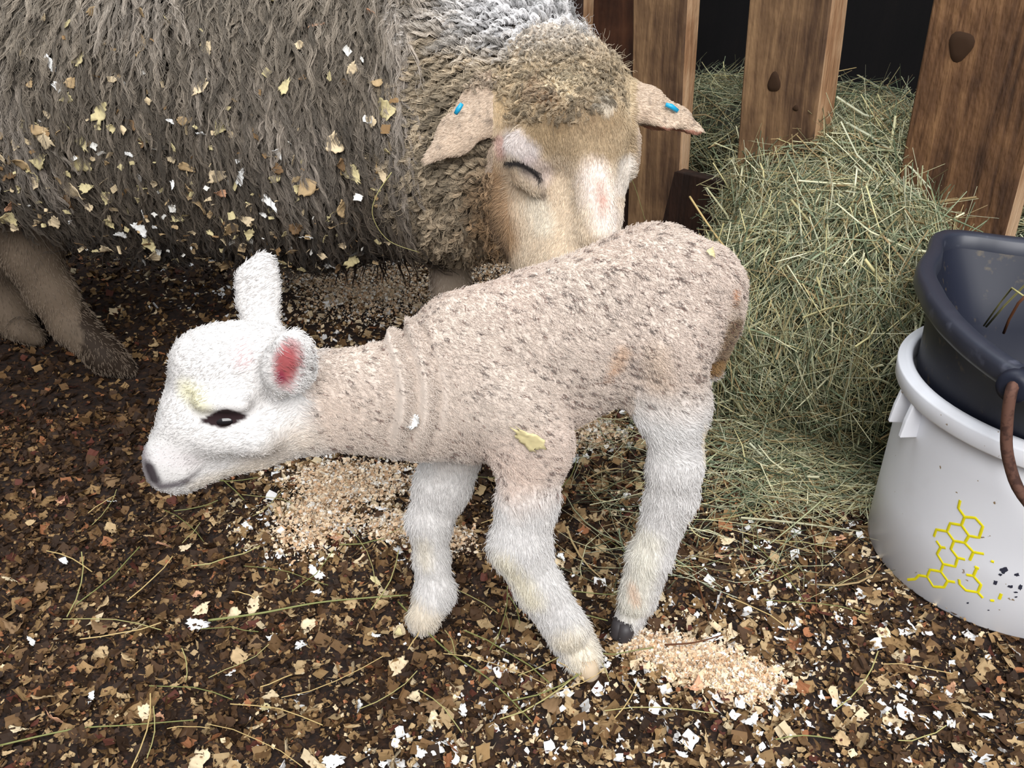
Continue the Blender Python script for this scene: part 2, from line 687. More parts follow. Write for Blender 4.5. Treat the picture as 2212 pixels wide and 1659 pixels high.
# low rail board between the first two uprights and on
def rail(name, pa, pb, za, zb, thick, mat, label):
    pa, pb = np.array(pa), np.array(pb)
    d = nrm((pb - pa)[None])[0]
    n_ = np.array([-d[1], d[0]])
    v = []
    for q, z in ((pa, za), (pb, zb)):
        for s in (0, 1):
            e = q + n_ * thick * s
            v += [(e[0], e[1], 0.0), (e[0], e[1], z)]
    f = [(0, 1, 5, 4)[::-1], (2, 3, 7, 6), (1, 3, 7, 5)[::-1], (0, 2, 6, 4), (0, 1, 3, 2), (4, 5, 7, 6)[::-1]]
    o = fast_mesh(name, v, f, mat, smooth=False)
    bevel(o, .003)
    tag(o, label, 'fence board')
    return o


A = P(1340, 340, 1.93)
B = P(1640, 412, 1.68)
rl = rail('kick_board', A[:2], B[:2], A[2], B[2], 0.03, wood_d, 'low dark board laid on edge along the foot of the hay rack')
bevel_z = rl

# ------------------------------------------------------------------ hay
HAYC = [(202, 198, 158), (172, 174, 138), (146, 156, 126), (224, 220, 184), (116, 128, 100), (152, 142, 104), (194, 194, 166), (86, 96, 72), (170, 146, 106), (212, 202, 150)]


def hay_blades(mb, roots, dirs, lens, w=0.0011, seg=5, bend=0.25, colw=None):
    """many thin stalks, three-sided, in one go"""
    n = len(roots)
    t = np.linspace(-.5, .5, seg)
    side = nrm(np.cross(dirs, rng.normal(size=(n, 3))))
    cur = (rng.random((n, 1)) - .5) * 2 * bend * lens[:, None]
    kink = rng.random((n, 1)) < .18
    pts = roots[:, None] + dirs[:, None] * (lens[:, None] * t)[:, :, None]
    shape = np.where(kink, np.abs(t)[None] * 2, (4 * t * t)[None])
    pts = pts + side[:, None] * (cur * shape)[:, :, None]
    s2 = nrm(np.cross(dirs, side))
    wd = w * (0.5 + rng.random((n, 1)) * 1.0) * (rng.random((n, 1)) < .1) * 1.2 + w * (0.5 + .7 * rng.random((n, 1)))
    taper = 1 - .6 * (t + .5) ** 2
    V = []
    for k in range(3):
        a = 2 * np.pi * k / 3
        off = side * math.cos(a) + s2 * math.sin(a) * .6
        V.append(pts + off[:, None] * (wd * taper)[:, :, None])
    V = np.stack(V, 2).reshape(-1, 3)
    f = []
    for i in range(seg - 1):
        for k in range(3):
            f.append((i * 3 + k, i * 3 + (k + 1) % 3, (i + 1) * 3 + (k + 1) % 3, (i + 1) * 3 + k))
    f = np.array(f)
    Fq = (f[None] + (np.arange(n) * seg * 3)[:, None, None]).reshape(-1, 4)
    pal = np.array([lin(c) for c in HAYC])
    ci = rng.choice(len(pal), n, p=colw)
    col = pal[ci] * (0.6 + .65 * rng.random((n, 1)))
    mb.add(V, Fq, np.repeat(col, seg * 3, axis=0))


def hay_heap(name, label, cones, n, seedz, lo, hi, lenr=(.05, .24), dirbias=(0, -0.4, -1.0), zmin=-0.01, lift=.020):
    Fl = Field(lo, hi, 0.012)
    for (a, b_, ra, rb) in cones:
        Fl.cone(a, b_, ra, rb, k=0.05)
    V, Q, N = Fl.mesh()
    V = V + N * (0.012 * fbm(V, 14, seedz)[:, None])
    dark = lin((58, 56, 38)) * np.ones((len(V), 1)) * (0.8 + 0.3 * noise(V, 60, 5)[:, None])
    core = fast_mesh(name, V, Q, M_hay, dark)
    tag(core, label, 'hay', kind='stuff')
    p, nn = surf_sample(V, Q, N, n)
    p = p + nn * (rng.random((n, 1)) ** 1.5 * lift * 2 - .006)
    rd = rng.normal(size=(n, 3))
    db = np.array(dirbias) + 0.9 * np.stack([noise(p, 7, seedz + 1), noise(p, 7, seedz + 2) * .5, noise(p, 7, seedz + 3)], 1)
    d = tangent(db * .9 + rd * .95, nn)
    d = nrm(d + nn * rng.normal(size=(n, 1)) * .2)
    L = lenr[0] + (lenr[1] - lenr[0]) * rng.random(n) ** 1.6
    mb = MB()
    hay_blades(mb, p, d, L)
    st = mb.build('stalks', M_hay, None)
    st.parent = core
    return core


g = lambda px, py, z=0.0: PZ(px, py, z)
# the tumble of hay that falls out between the two right-hand boards
hay_heap('hay_heap', 'tumble of green-gold hay spilling from the rack between board and bucket',
         [(P(1700, 480, 1.62), P(1900, 470, 1.50), .10, .08),
          (P(1790, 420, 1.75), P(1760, 620, 1.42), .13, .13),
          (P(1820, 580, 1.40), P(1740, 760, 1.30), .12, .12),
          (P(1640, 640, 1.40), P(1640, 800, 1.32), .09, .10),
          (g(1600, 850) + [0, 0.02, .0], g(1840, 850), .075, .08),
          (P(1840, 640, 1.30), P(1850, 800, 1.22), .09, .09),
          (P(1720, 420, 1.66), P(1930, 400, 1.50), .09, .08),
          (P(1900, 560, 1.30), P(1915, 760, 1.18), .075, .085)],
         19000, 11, (0.15, 0.95, -0.02), (1.15, 2.0, 0.62))
hay_heap('hay_in_rack', 'pale loose hay lying inside the rack behind the low board',
         [(P(1470, 300, 2.05), P(1640, 330, 1.95), .10, .11), (P(1560, 290, 2.2), P(1880, 340, 2.0), .12, .12),
          (P(1880, 400, 1.8), P(2000, 430, 1.7), .10, .10)],
         6500, 23, (0.1, 1.5, -0.02), (1.5, 2.5, 0.62), dirbias=(1.0, 0, 0.1))
hay_heap('hay_in_rack', 'hay showing at the right edge beyond the widest board',
         [(P(2200, 400, 1.6), P(2290, 520, 1.5), .10, .10), (P(2210, 640, 1.45), P(2290, 700, 1.4), .12, .12)],
         3500, 31, (0.6, 1.2, -0.02), (1.6, 1.9, 0.62), dirbias=(1.0, 0, -0.4))
# thin scatter of hay around the foot of the heap
n = 1900
tt = rng.random(n)
cx = 1560 + 420 * rng.random(n) + rng.normal(size=n) * 70
cy = 880 + 230 * rng.random(n) ** 1.3
pp = np.array([PZ(a_, b_, 0.0) for a_, b_ in zip(cx, cy)])
pp[:, 2] = 0.006 + .018 * rng.random(n) * (1 - (cy - 880) / 300)
dd = rng.normal(size=(n, 3)) * [1, .8, .12] + [.7, .3, 0]
mb = MB()
hay_blades(mb, pp, nrm(dd), .04 + .1 * rng.random(n), w=.001)
o = mb.build('loose_hay', M_hay)
tag(o, 'thin scatter of hay over the shavings in front of the heap', 'hay', kind='stuff')
# single blades strewn wider
n = 420
cx = 1230 + 650 * rng.random(n)
cy = 900 + 360 * rng.random(n) ** 1.2
pp = np.array([PZ(a_, b_, 0.012 + .006 * random.random()) for a_, b_ in zip(cx, cy)])
pp = pp[np.hypot(pp[:, 0] - .644, pp[:, 1] - .886) > .21]
mb = MB()
hay_blades(mb, pp, nrm(rng.normal(size=(len(pp), 3)) * [1, .8, .05]), .04 + .12 * rng.random(len(pp)) ** 1.5, w=.0008)
o = mb.build('strewn_hay', M_hay)
tag(o, 'single hay blades strewn over the shavings behind the lamb\'s legs', 'hay', kind='stuff')
# stalks standing up above the hay
n = 160
px_ = np.r_[1480 + 130 * rng.random(60), 1620 + 330 * rng.random(100)]
py_ = np.r_[225 + 60 * rng.random(60), 300 + 60 * rng.random(100)]
pp = np.array([P(a_, b_ + 15, 1.95) for a_, b_ in zip(px_, py_)])
dd = nrm(rng.normal(size=(n, 3)) * [.8, .3, .5] + [0, 0, .7])
mb = MB()
hay_blades(mb, pp, dd, .07 + .09 * rng.random(n), w=.0008, bend=.35)
o = mb.build('hay_wisps', M_hay)
tag(o, 'thin wisps of hay sticking up along the top of the rack hay', 'hay', kind='stuff')


# ------------------------------------------------------------------ wood shavings
def flake_template(seed, curl=1.0, nx=5, ny=3, ragged=.3):
    r = np.random.default_rng(seed)
    u = np.linspace(-.5, .5, nx)
    v = np.linspace(-.5, .5, ny)
    U, W = np.meshgrid(u, v, indexing='ij')
    asp = .45 + .5 * r.random()
    if seed % 4 == 1:
        asp = .14 + .12 * r.random()
    ang = curl * (0.4 + 1.8 * r.random())
    X = np.sin(U * ang) / max(ang, .1)
    Z = (1 - np.cos(U * ang)) / max(ang, .1)
    Y = W * asp
    X = X + r.normal(size=X.shape) * .018
    Y = Y * (1 + r.normal(size=(nx, 1)) * ragged * .25) + r.normal(size=(nx, 1)) * .03 + r.normal(size=Y.shape) * .012
    X[0, :] += r.normal(size=ny) * ragged * .22
    X[-1, :] += r.normal(size=ny) * ragged * .22
    Z = Z + W * r.normal() * .25 + r.normal(size=X.shape) * .015
    vv = np.stack([X, Y, Z], -1).reshape(-1, 3)
    i = np.arange(nx * ny).reshape(nx, ny)
    f = np.stack([i[:-1, :-1].ravel(), i[1:, :-1].ravel(), i[1:, 1:].ravel(), i[:-1, 1:].ravel()], 1)
    return vv - vv.mean(0), f


TEMPL = [flake_template(100 + i, curl=1.0 if i % 3 else .35, ragged=.25 + .3 * (i % 4 == 0)) for i in range(24)]


def rotmats(n, tilt, yaw=None):
    a = rng.random(n) * 2 * np.pi if yaw is None else yaw
    tx, ty = rng.normal(size=(2, n)) * tilt
    ca, sa = np.cos(a), np.sin(a)
    Z0, O1 = np.zeros(n), np.ones(n)
    Rz = np.stack([np.stack([ca, -sa, Z0], 1), np.stack([sa, ca, Z0], 1), np.stack([Z0, Z0, O1], 1)], 1)
    c, s = np.cos(tx), np.sin(tx)
    Rx = np.stack([np.stack([O1, Z0, Z0], 1), np.stack([Z0, c, -s], 1), np.stack([Z0, s, c], 1)], 1)
    c, s = np.cos(ty), np.sin(ty)
    Ry = np.stack([np.stack([c, Z0, s], 1), np.stack([Z0, O1, Z0], 1), np.stack([-s, Z0, c], 1)], 1)
    return Rx @ Ry @ Rz


PAL = np.array([lin(c) for c in [(46, 31, 20), (70, 49, 31), (104, 78, 50), (140, 112, 76), (174, 148, 110), (208, 188, 154), (238, 236, 234), (226, 204, 170), (148, 98, 66), (84, 46, 36)]])


def flakes(mb, pos, size, R, col, templ=TEMPL):
    n = len(pos)
    ti = rng.integers(0, len(templ), n)
    for k, (tv, tf) in enumerate(templ):
        m_ = np.where(ti == k)[0]
        if not len(m_):
            continue
        V = np.einsum('nij,vj->nvi', R[m_] * size[m_, None, None], tv) + pos[m_, None]
        Fq = (tf[None] + (np.arange(len(m_)) * len(tv))[:, None, None]).reshape(-1, 4)
        cc = np.repeat(col[m_], len(tv), 0)
        mb.add(V.reshape(-1, 3), Fq, cc)


def pick_cols(xy, n):
    q = np.c_[xy, np.zeros(n)]
    br_ = fbm(q, 5, 40) * .6 + .5 * noise(q, 16, 43)
    lightzone = np.zeros(n)
    for (px, py, r, s) in [(720, 1100, .16, 1.0), (820, 650, .34, 1.3), (1260, 930, .09, 1.0), (1540, 1440, .13, 1.0), (1350, 1150, .15, .45), (1700, 1300, .2, .4), (1250, 1600, .3, .35), (1900, 1500, .2, .45), (500, 620, .3, .35)]:  # pale bedding zones; the big one under the ewe stands in for light
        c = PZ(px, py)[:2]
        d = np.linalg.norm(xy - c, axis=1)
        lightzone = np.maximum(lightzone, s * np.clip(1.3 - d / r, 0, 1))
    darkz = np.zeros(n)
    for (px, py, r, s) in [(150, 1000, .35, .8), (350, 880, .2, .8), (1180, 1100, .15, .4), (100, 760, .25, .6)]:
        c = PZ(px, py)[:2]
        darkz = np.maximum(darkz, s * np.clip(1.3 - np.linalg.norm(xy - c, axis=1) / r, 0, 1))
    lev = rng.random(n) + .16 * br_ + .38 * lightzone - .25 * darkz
    ci = np.digitize(lev, [.30, .54, .73, .87, .97, 1.05, 1.16])
    ci = np.where(rng.random(n) < .03, 8, ci)
    ci = np.where(rng.random(n) < .03, 9, ci)
    return PAL[ci] * (0.8 + .4 * rng.random((n, 1)))


def scatter(n, y0, y1, smin, smax, z0, z1, tilt, pw=2.2):
    D_ = y0 + (y1 - y0) * rng.random(n * 2)
    X_ = (rng.random(n * 2) - .5) * 2 * 1.45
    ok = np.abs(X_) < (.74 * D_ + .33)
    D_, X_ = D_[ok][:n], X_[ok][:n]
    k = len(D_)
    xy = np.stack([X_, D_], 1)
    s = smin + (smax - smin) * rng.random(k) ** pw
    pos = np.c_[xy, gz(xy) + z0 + (z1 - z0) * rng.random(k)]
    return pos, s, rotmats(k, tilt), pick_cols(xy, k)


mb = MB()
flakes(mb, *scatter(60000, .28, 1.25, .004, .019, -.001, .009, .42, 3.0))
flakes(mb, *scatter(26000, .28, 1.0, .002, .005, .004, .012, .6))
flakes(mb, *scatter(32000, 1.2, 2.3, .005, .018, -.001, .009, .45))
o = mb.build('wood_shavings', M_flake, smooth=False)
tag(o, 'brown and cream wood shavings covering the pen floor', 'shavings', kind='stuff')


# fresh fine sawdust
def sawdust(label, blobs, n):
    P_, S_ = [], []
    tot = sum(b_[2] * b_[3] for b_ in blobs)
    mb = MB()
    for (px, py, rx, ry, ang) in blobs:
        k = int(n * rx * ry / tot) if tot else n
        c = PZ(px, py)[:2]
        r = np.sqrt(rng.random(k)) * (1 + .25 * rng.normal(size=k))
        a = rng.random(k) * 2 * np.pi
        x, y = r * np.cos(a) * rx, r * np.sin(a) * ry
        ca, sa = math.cos(ang), math.sin(ang)
        xy = c + np.stack([x * ca - y * sa, x * sa + y * ca], 1)
        pos = np.c_[xy, gz(xy) + .006 + .010 * np.clip(1 - r, 0, 1) * rng.random(k) + .002]
        s = .002 + .0055 * rng.random(k) ** 2
        pal = np.array([lin(c_) for c_ in [(228, 200, 168), (238, 218, 190), (240, 234, 224), (212, 176, 140), (232, 208, 176)]])
        col = pal[rng.integers(0, 5, k)] * (.85 + .25 * rng.random((k, 1)))
        flakes(mb, pos, s, rotmats(k, .6), col)
    o = mb.build('sawdust', M_flake, smooth=False)
    tag(o, label, 'sawdust', kind='stuff')
    return o


sawdust('fresh pale sawdust under the lamb\'s chin and neck', [(690, 1120, .050, .075, -.2), (760, 1040, .095, .055, 0), (860, 1140, .05, .035, 0), (980, 1170, .03, .03, 0)], 9000)
sawdust('fresh peach sawdust patch in front of the lamb\'s hind hoof', [(1500, 1425, .055, .030, -.2), (1600, 1465, .045, .026, -.3), (1400, 1400, .03, .02, 0)], 7000)
sawdust('fresh pale sawdust seen under the lamb\'s belly', [(1270, 935, .055, .05, 0)], 1800)
sawdust('scattered sawdust beneath the ewe, paled to stand in for light', [(830, 640, .17, .15, 0), (720, 590, .2, .12, 0), (1060, 600, .08, .1, 0)], 12000)  # extra white sawdust imitates light reaching the ground under the ewe

# single shavings one can pick out
GC = [('white', (242, 242, 240)), ('cream', (218, 198, 164)), ('tan', (182, 156, 118)), ('brown', (126, 100, 72)), ('orange', (204, 156, 124)), ('yellowish', (208, 194, 148))]
single = {}
for ci, (cn, rgb) in enumerate(GC):
    single[cn] = []
    for k in range(5):
        tv, tf = flake_template(900 + ci * 10 + k, curl=1.1 if k % 2 else .6, nx=12, ny=7, ragged=.16)
        r_ = np.random.default_rng(ci * 31 + k)
        g_ = tv.reshape(12, 7, 3).copy()
        uu = np.linspace(-1, 1, 12)
        g_[:, :, 1] *= (1 - (.25 + .3 * r_.random()) * np.abs(uu - r_.normal() * .4) ** 1.5)[:, None].clip(.25, 1.2)
        g_[:, :, 1] += (np.cumsum(r_.normal(size=12)) * .022)[:, None]
        g_[0, :, 0] += r_.normal(size=7) * .07
        g_[-1, :, 0] += r_.normal(size=7) * .07
        g_[:, 0, 1] += r_.normal(size=12) * .02
        g_[:, -1, 1] += r_.normal(size=12) * .02
        g_[:, :, 2] += (np.sin(np.arange(12) * 2.1) * .016)[:, None] + (uu * r_.normal() * .12)[:, None] * np.linspace(-1, 1, 7)[None]
        tv = g_.reshape(-1, 3)
        # small thickness
        N_ = len(tv)
        v2 = np.vstack([tv, tv + [0, 0, -.035]])
        rim = []
        nx_, ny_ = 12, 7
        loop_ = [i * ny_ for i in range(nx_)] + [(nx_ - 1) * ny_ + j for j in range(1, ny_)] + [i * ny_ + ny_ - 1 for i in range(nx_ - 2, -1, -1)] + [j for j in range(ny_ - 2, 0, -1)]
        for a_, b_ in zip(loop_, loop_[1:] + loop_[:1]):
            rim.append((a_, a_ + N_, b_ + N_, b_))
        f2 = np.vstack([tf, tf[:, ::-1] + N_, rim])
        cc = lin(rgb) * (.85 + .25 * np.random.default_rng(k).random((len(v2), 1)))
        single[cn].append(fast_mesh('wood_shaving', v2, f2, M_flake, cc, smooth=True, link=False))


def put_shaving(cn, loc, size, normal, label, group, cat='wood shaving'):
    o = bpy.data.objects.new('wood_shaving', random.choice(single[cn]))
    C.objects.link(o)
    o.location = loc
    q = Vector(normal).to_track_quat('Z', 'Y')
    from mathutils import Quaternion
    o.rotation_mode = 'QUATERNION'
    o.rotation_quaternion = q @ Quaternion((0, 0, 1), random.random() * 6.28)
    o.scale = (size, size, size)
    tag(o, label, cat, group)
    return o


taken = []
cnt = 0
while cnt < 125:
    px = random.uniform(0, 2212)
    py = 1000 + 659 * random.random() ** .8
    p = PZ(px, py, .0)
    if any((p[0] - a_[0]) ** 2 + (p[1] - a_[1]) ** 2 < .016 ** 2 for a_ in taken):
        continue
    if (p[0] - .65) ** 2 + (p[1] - .9) ** 2 < .2 ** 2:
        continue
    taken.append(p)
    cn = random.choices([c_[0] for c_ in GC], [.28, .24, .2, .16, .06, .06])[0]
    s = .011 + .015 * random.random() ** 1.7
    nn = (random.gauss(0, .25), random.gauss(0, .25), 1)
    put_shaving(cn, (p[0], p[1], gz([p[:2]])[0] + .0105), s, nn, cn + ' curled wood shaving lying loose on the dark bedding', cn + ' shavings on the floor')
    cnt += 1

# ------------------------------------------------------------------ twigs and stalks on the floor
M_twig = mat_plain('twig', (92, 56, 34), .7, .3)
M_straw = mat_plain('straw', (170, 162, 108), .55, .4)
M_straw2 = mat_plain('straw_green', (126, 128, 76), .55, .4)
M_straw3 = mat_plain('straw_gold', (196, 170, 116), .5, .4)


def stalk(name, pts, r, mat, label, cat, z=.011, lift=0.0, group=None):
    w_ = [PZ(px, py, z) if len(q) == 0 else P(px, py, q[0]) for px, py, *q in pts]
    w_ = np.array(w_)
    # smooth resample
    t = np.linspace(0, len(w_) - 1, len(w_) * 5)
    i = np.minimum(t.astype(int), len(w_) - 2)
    f_ = (t - i)[:, None]
    p0 = w_[np.maximum(i - 1, 0)]
    p1, p2 = w_[i], w_[i + 1]
    p3 = w_[np.minimum(i + 2, len(w_) - 1)]
    c = .5 * ((2 * p1) + (-p0 + p2) * f_ + (2 * p0 - 5 * p1 + 4 * p2 - p3) * f_ ** 2 + (-p0 + 3 * p1 - 3 * p2 + p3) * f_ ** 3)
    rr = r * (1 - .45 * np.linspace(0, 1, len(c)))
    o = MB().tube(c, rr, 6).build(name, mat)
    tag(o, label, cat, group)
    return o


stalk('twig', [(1738, 1090), (1750, 1130), (1762, 1180), (1762, 1250), (1764, 1320)], .0016, M_twig, 'long bent reddish twig on the bedding left of the white bucket', 'twig')
stalk('twig', [(1490, 1205), (1505, 1250), (1520, 1300), (1532, 1335)], .0016, M_twig, 'short dark twig beside the lamb\'s hind leg', 'twig')
stalk('twig', [(1436, 1393), (1500, 1388), (1560, 1372)], .0013, M_twig, 'thin brown twig lying across the peach sawdust', 'twig', z=.02)
stalk('twig', [(450, 1340), (560, 1325), (700, 1300), (880, 1285)], .0016, M_straw2, 'long grey stem lying on the bedding left of the lamb\'s front hooves', 'stalk')
stalk('hay_stalk', [(0, 1610), (160, 1575), (280, 1566), (420, 1555)], .0010, M_straw2, 'long green stalk on the bedding at the lower left corner', 'stalk')
stalk('hay_stalk', [(1490, 425, 1.5), (1540, 500, 1.42), (1610, 590, 1.34), (1690, 690, 1.22)], .0022, M_straw3, 'thick golden straw slanting above the lamb\'s rump', 'straw')
stalk('hay_stalk', [(1345, 355, 1.75), (1370, 400, 1.75), (1395, 480, 1.72)], .0007, M_straw2, 'single thin grass blade beside the ewe\'s nose', 'stalk')
stalk('hay_stalk', [(860, 1300), (960, 1400), (1060, 1470), (1150, 1560)], .0011, M_straw2, 'green stalk on the bedding below the lamb\'s far front hoof', 'stalk')
stalk('hay_stalk', [(846, 372, 1.19), (812, 425, 1.18), (806, 470, 1.18), (840, 520, 1.19), (905, 545, 1.20)], .0007, M_straw, 'curved grass blade hooked in the wool below the ewe\'s neck', 'stalk')
stalk('hay_stalk', [(1790, 158, 1.9), (1850, 146, 1.9)], .0012, M_straw3, 'short straw lying across the dark gap beside the second board', 'stalk')
k = 0
while k < 70:
    px, py = random.uniform(150, 2000), random.uniform(1020, 1640)
    if px > 1780 and py < 1400:
        continue
    p = PZ(px, py, .013)
    a_ = random.uniform(0, 3.14)
    L = random.uniform(.03, .13)
    pts = np.array([[p[0] + math.cos(a_) * L * t_ - math.sin(a_) * .12 * L * t_ * t_ * 2, p[1] + math.sin(a_) * L * t_ + math.cos(a_) * .12 * L * t_ * t_ * 2, .0125 + .004 * random.random()] for t_ in (-.5, -.25, 0, .25, .5)])
    gm, gn = random.choice([(M_straw, 'yellow'), (M_straw2, 'green'), (M_straw3, 'golden')])
    o = MB().tube(pts, .00045 + .0004 * random.random(), 5, cap=False).build('hay_stalk', gm)
    tag(o, 'thin ' + gn + ' hay stalk lying loose on the shavings', 'stalk', gn + ' hay stalks on the floor')
    k += 1

# ------------------------------------------------------------------ buckets
def mat_bucket(name, base, dirt, rough, scale, lo, hi, spec=.4, bumpy=0.0):
    m = bpy.data.materials.new(name)
    m.use_nodes = True
    nt = m.node_tree
    b = nt.nodes['Principled BSDF']
    b.inputs['Roughness'].default_value = rough
    b.inputs['Specular IOR Level'].default_value = spec
    tc = nt.nodes.new('ShaderNodeTexCoord')
    n1 = nt.nodes.new('ShaderNodeTexNoise')
    n1.inputs['Scale'].default_value = scale
    n1.inputs['Detail'].default_value = 3
    n1.inputs['Roughness'].default_value = .55
    nt.links.new(tc.outputs['Object'], n1.inputs['Vector'])
    n2 = nt.nodes.new('ShaderNodeTexNoise')
    n2.inputs['Scale'].default_value = 9
    n2.inputs['Detail'].default_value = 5
    nt.links.new(tc.outputs['Object'], n2.inputs['Vector'])
    r1 = ramp_node(nt, [(lo, (0, 0, 0)), (hi, (255, 255, 255))])
    nt.links.new(n1.outputs['Fac'], r1.inputs['Fac'])
    r2 = ramp_node(nt, [(.56, (0, 0, 0)), (.80, (120, 120, 120))])
    nt.links.new(n2.outputs['Fac'], r2.inputs['Fac'])
    ad = nt.nodes.new('ShaderNodeMath')
    ad.operation = 'ADD'
    ad.use_clamp = True
    nt.links.new(r1.outputs['Color'], ad.inputs[0])
    nt.links.new(r2.outputs['Color'], ad.inputs[1])
    mx = nt.nodes.new('ShaderNodeMix')
    mx.data_type = 'RGBA'
    mx.inputs['A'].default_value = (*lin(base), 1)
    mx.inputs['B'].default_value = (*lin(dirt), 1)
    nt.links.new(ad.outputs[0], mx.inputs['Factor'])
    nt.links.new(mx.outputs['Result'], b.inputs['Base Color'])
    return m


M_white = mat_bucket('white_plastic', (240, 241, 247), (150, 128, 100), .38, 75, .705, .73)
M_black = mat_bucket('black_plastic', (30, 33, 46), (74, 66, 56), .5, 55, .62, .72, spec=.3)
M_lip = mat_bucket('scuffed_lip_sky_sheen', (43, 46, 58), (104, 106, 120), .42, 40, .62, .9, spec=.5)  # scuffed black plastic, base lightened to carry the sky highlight
M_rust = mat_bucket('rusty_wire', (92, 62, 50), (60, 36, 28), .8, 120, .45, .6)
M_yellow = mat_plain('yellow_print', (240, 226, 30), .45, .4)
M_ink = mat_plain('dark_print', (52, 54, 70), .5, .4)

BC = np.array([.655, .866])
BC0 = np.array([.644, .886])   # foot of the slightly tilted bucket
SEG = 96
ANG = np.linspace(0, 2 * np.pi, SEG, endpoint=False)


def ring(c, r, z):
    return np.c_[c[0] + r * np.cos(ANG), c[1] + r * np.sin(ANG), np.full(SEG, z)]


def loft(rings, close_bottom=True):
    v = np.concatenate(rings)
    f = []
    for i in range(len(rings) - 1):
        for j in range(SEG):
            f.append((i * SEG + j, i * SEG + (j + 1) % SEG, (i + 1) * SEG + (j + 1) % SEG, (i + 1) * SEG + j))
    for base, flip in ((0, True), ((len(rings) - 1) * SEG, False)):
        ctr = v[base:base + SEG].mean(0)
        v = np.vstack([v, ctr])
        for j in range(0, SEG, 2):
            q = (base + j, base + (j + 1) % SEG, base + (j + 2) % SEG, len(v) - 1)
            f.append(q[::-1] if flip else q)
    return v, f


def cz(z):
    return BC0 + (BC - BC0) * np.clip(np.asarray(z, float), 0, .262)[..., None] / .262


def wr(z):
    return .162 + (z / .262) * .019


wb = empty('white_bucket', (BC[0], BC[1], 0))
tag(wb, 'white plastic bucket with a yellow honeycomb print, standing on the shavings', 'bucket')
v, f = loft([ring(BC0, .157, .0), ring(BC0, wr(.006), .006), ring(cz(.1), wr(.1), .1), ring(cz(.2), wr(.2), .2), ring(cz(.256), wr(.256), .256),
             ring(BC, wr(.262) - .003, .262), ring(BC0, .155, .012)])
o = fast_mesh('bucket_body', v - [BC[0], BC[1], 0], f, M_white, parent=wb)
v, f = loft([ring(BC, .183, .250), ring(BC, .192, .2485), ring(BC, .1935, .251), ring(BC, .1945, .268), ring(BC, .1935, .2705), ring(BC, .188, .271), ring(BC, .187, .2735), ring(BC, .180, .274), ring(BC, .1775, .272), ring(BC, .1765, .25)])
f = f[:-SEG]  # open ring
v = v[:-2]
o = fast_mesh('rim', v - [BC[0], BC[1], 0], f, M_white, parent=wb)
for da in (3.02, 3.20):
    ca, sa = math.cos(da), math.sin(da)
    mbk = MB()
    pts = []
    for (r0, r1, z, hw) in ((.178, .192, .252, .010), (.178, .1965, .228, .010), (.177, .1985, .205, .008)):
        for rr_ in (r0, r1):
            for s in (-1, 1):
                pts.append((ca * rr_ - sa * hw * s * .35, sa * rr_ + ca * hw * s * .35, z))
    pts = np.array(pts)
    f = [(0, 1, 3, 2), (8, 10, 11, 9)]
    for i in (0, 4):
        f += [(i, i + 2, i + 6, i + 4), (i + 2, i + 3, i + 7, i + 6), (i + 3, i + 1, i + 5, i + 7), (i + 1, i, i + 4, i + 5)]
    mbk.add(pts, f)
    o = mbk.build('handle_bracket', M_white, wb, smooth=False)
    bevel(o, .0012)


def on_bucket(px, py, off=.0004):
    d = ray(px, py)
    o_ = np.array([0, 0, CAM_H])
    lo_, hi_ = .3, 2.0
    t = np.linspace(.5, 1.6, 4000)
    p = o_ + d * t[:, None]
    cc_ = cz(p[:, 2])
    rr_ = np.hypot(p[:, 0] - cc_[:, 0], p[:, 1] - cc_[:, 1])
    s = rr_ - (wr(p[:, 2]) + off)
    i = np.where(s < 0)[0]
    if not len(i):
        i = [np.argmin(s)]
    return p[i[0]]


def cr(x, y):
    return on_bucket(1700 + x / 3.6875, 950 + y / 3.6875)


HEX = [[(1380, 480), (1365, 545), (1415, 615)], [(1415, 615), (1500, 622), (1560, 690), (1530, 780), (1450, 765), (1390, 680), (1415, 615)],
       [(1390, 680), (1300, 665), (1275, 730), (1330, 805), (1415, 820), (1450, 765)], [(1275, 730), (1190, 715), (1170, 770)],
       [(1190, 805), (1225, 855), (1265, 862)], [(1330, 805), (1305, 870), (1360, 940), (1420, 955)], [(1415, 820), (1485, 895), (1570, 910)],
       [(1485, 895), (1455, 960)], [(1225, 855), (1195, 910), (1245, 990), (1340, 1010), (1360, 940)],
       [(1245, 990), (1225, 1050), (1140, 1035), (1115, 1090), (1165, 1170), (1250, 1175), (1280, 1125), (1225, 1050)],
       [(1280, 1125), (1340, 1135)], [(1115, 1090), (1050, 1080), (1020, 1110), (960, 1115)],
       [(1370, 1110), (1375, 1150), (1425, 1200), (1520, 1215), (1545, 1155), (1485, 1085), (1430, 1075)], [(1485, 1085), (1515, 1015)], [(1495, 1010), (1530, 1028)],
       [(1520, 1215), (1560, 1260)], [(1620, 1280), (1652, 1282)], [(1690, 1270), (1708, 1225)], [(1625, 965), (1650, 975)]]
mbk = MB()
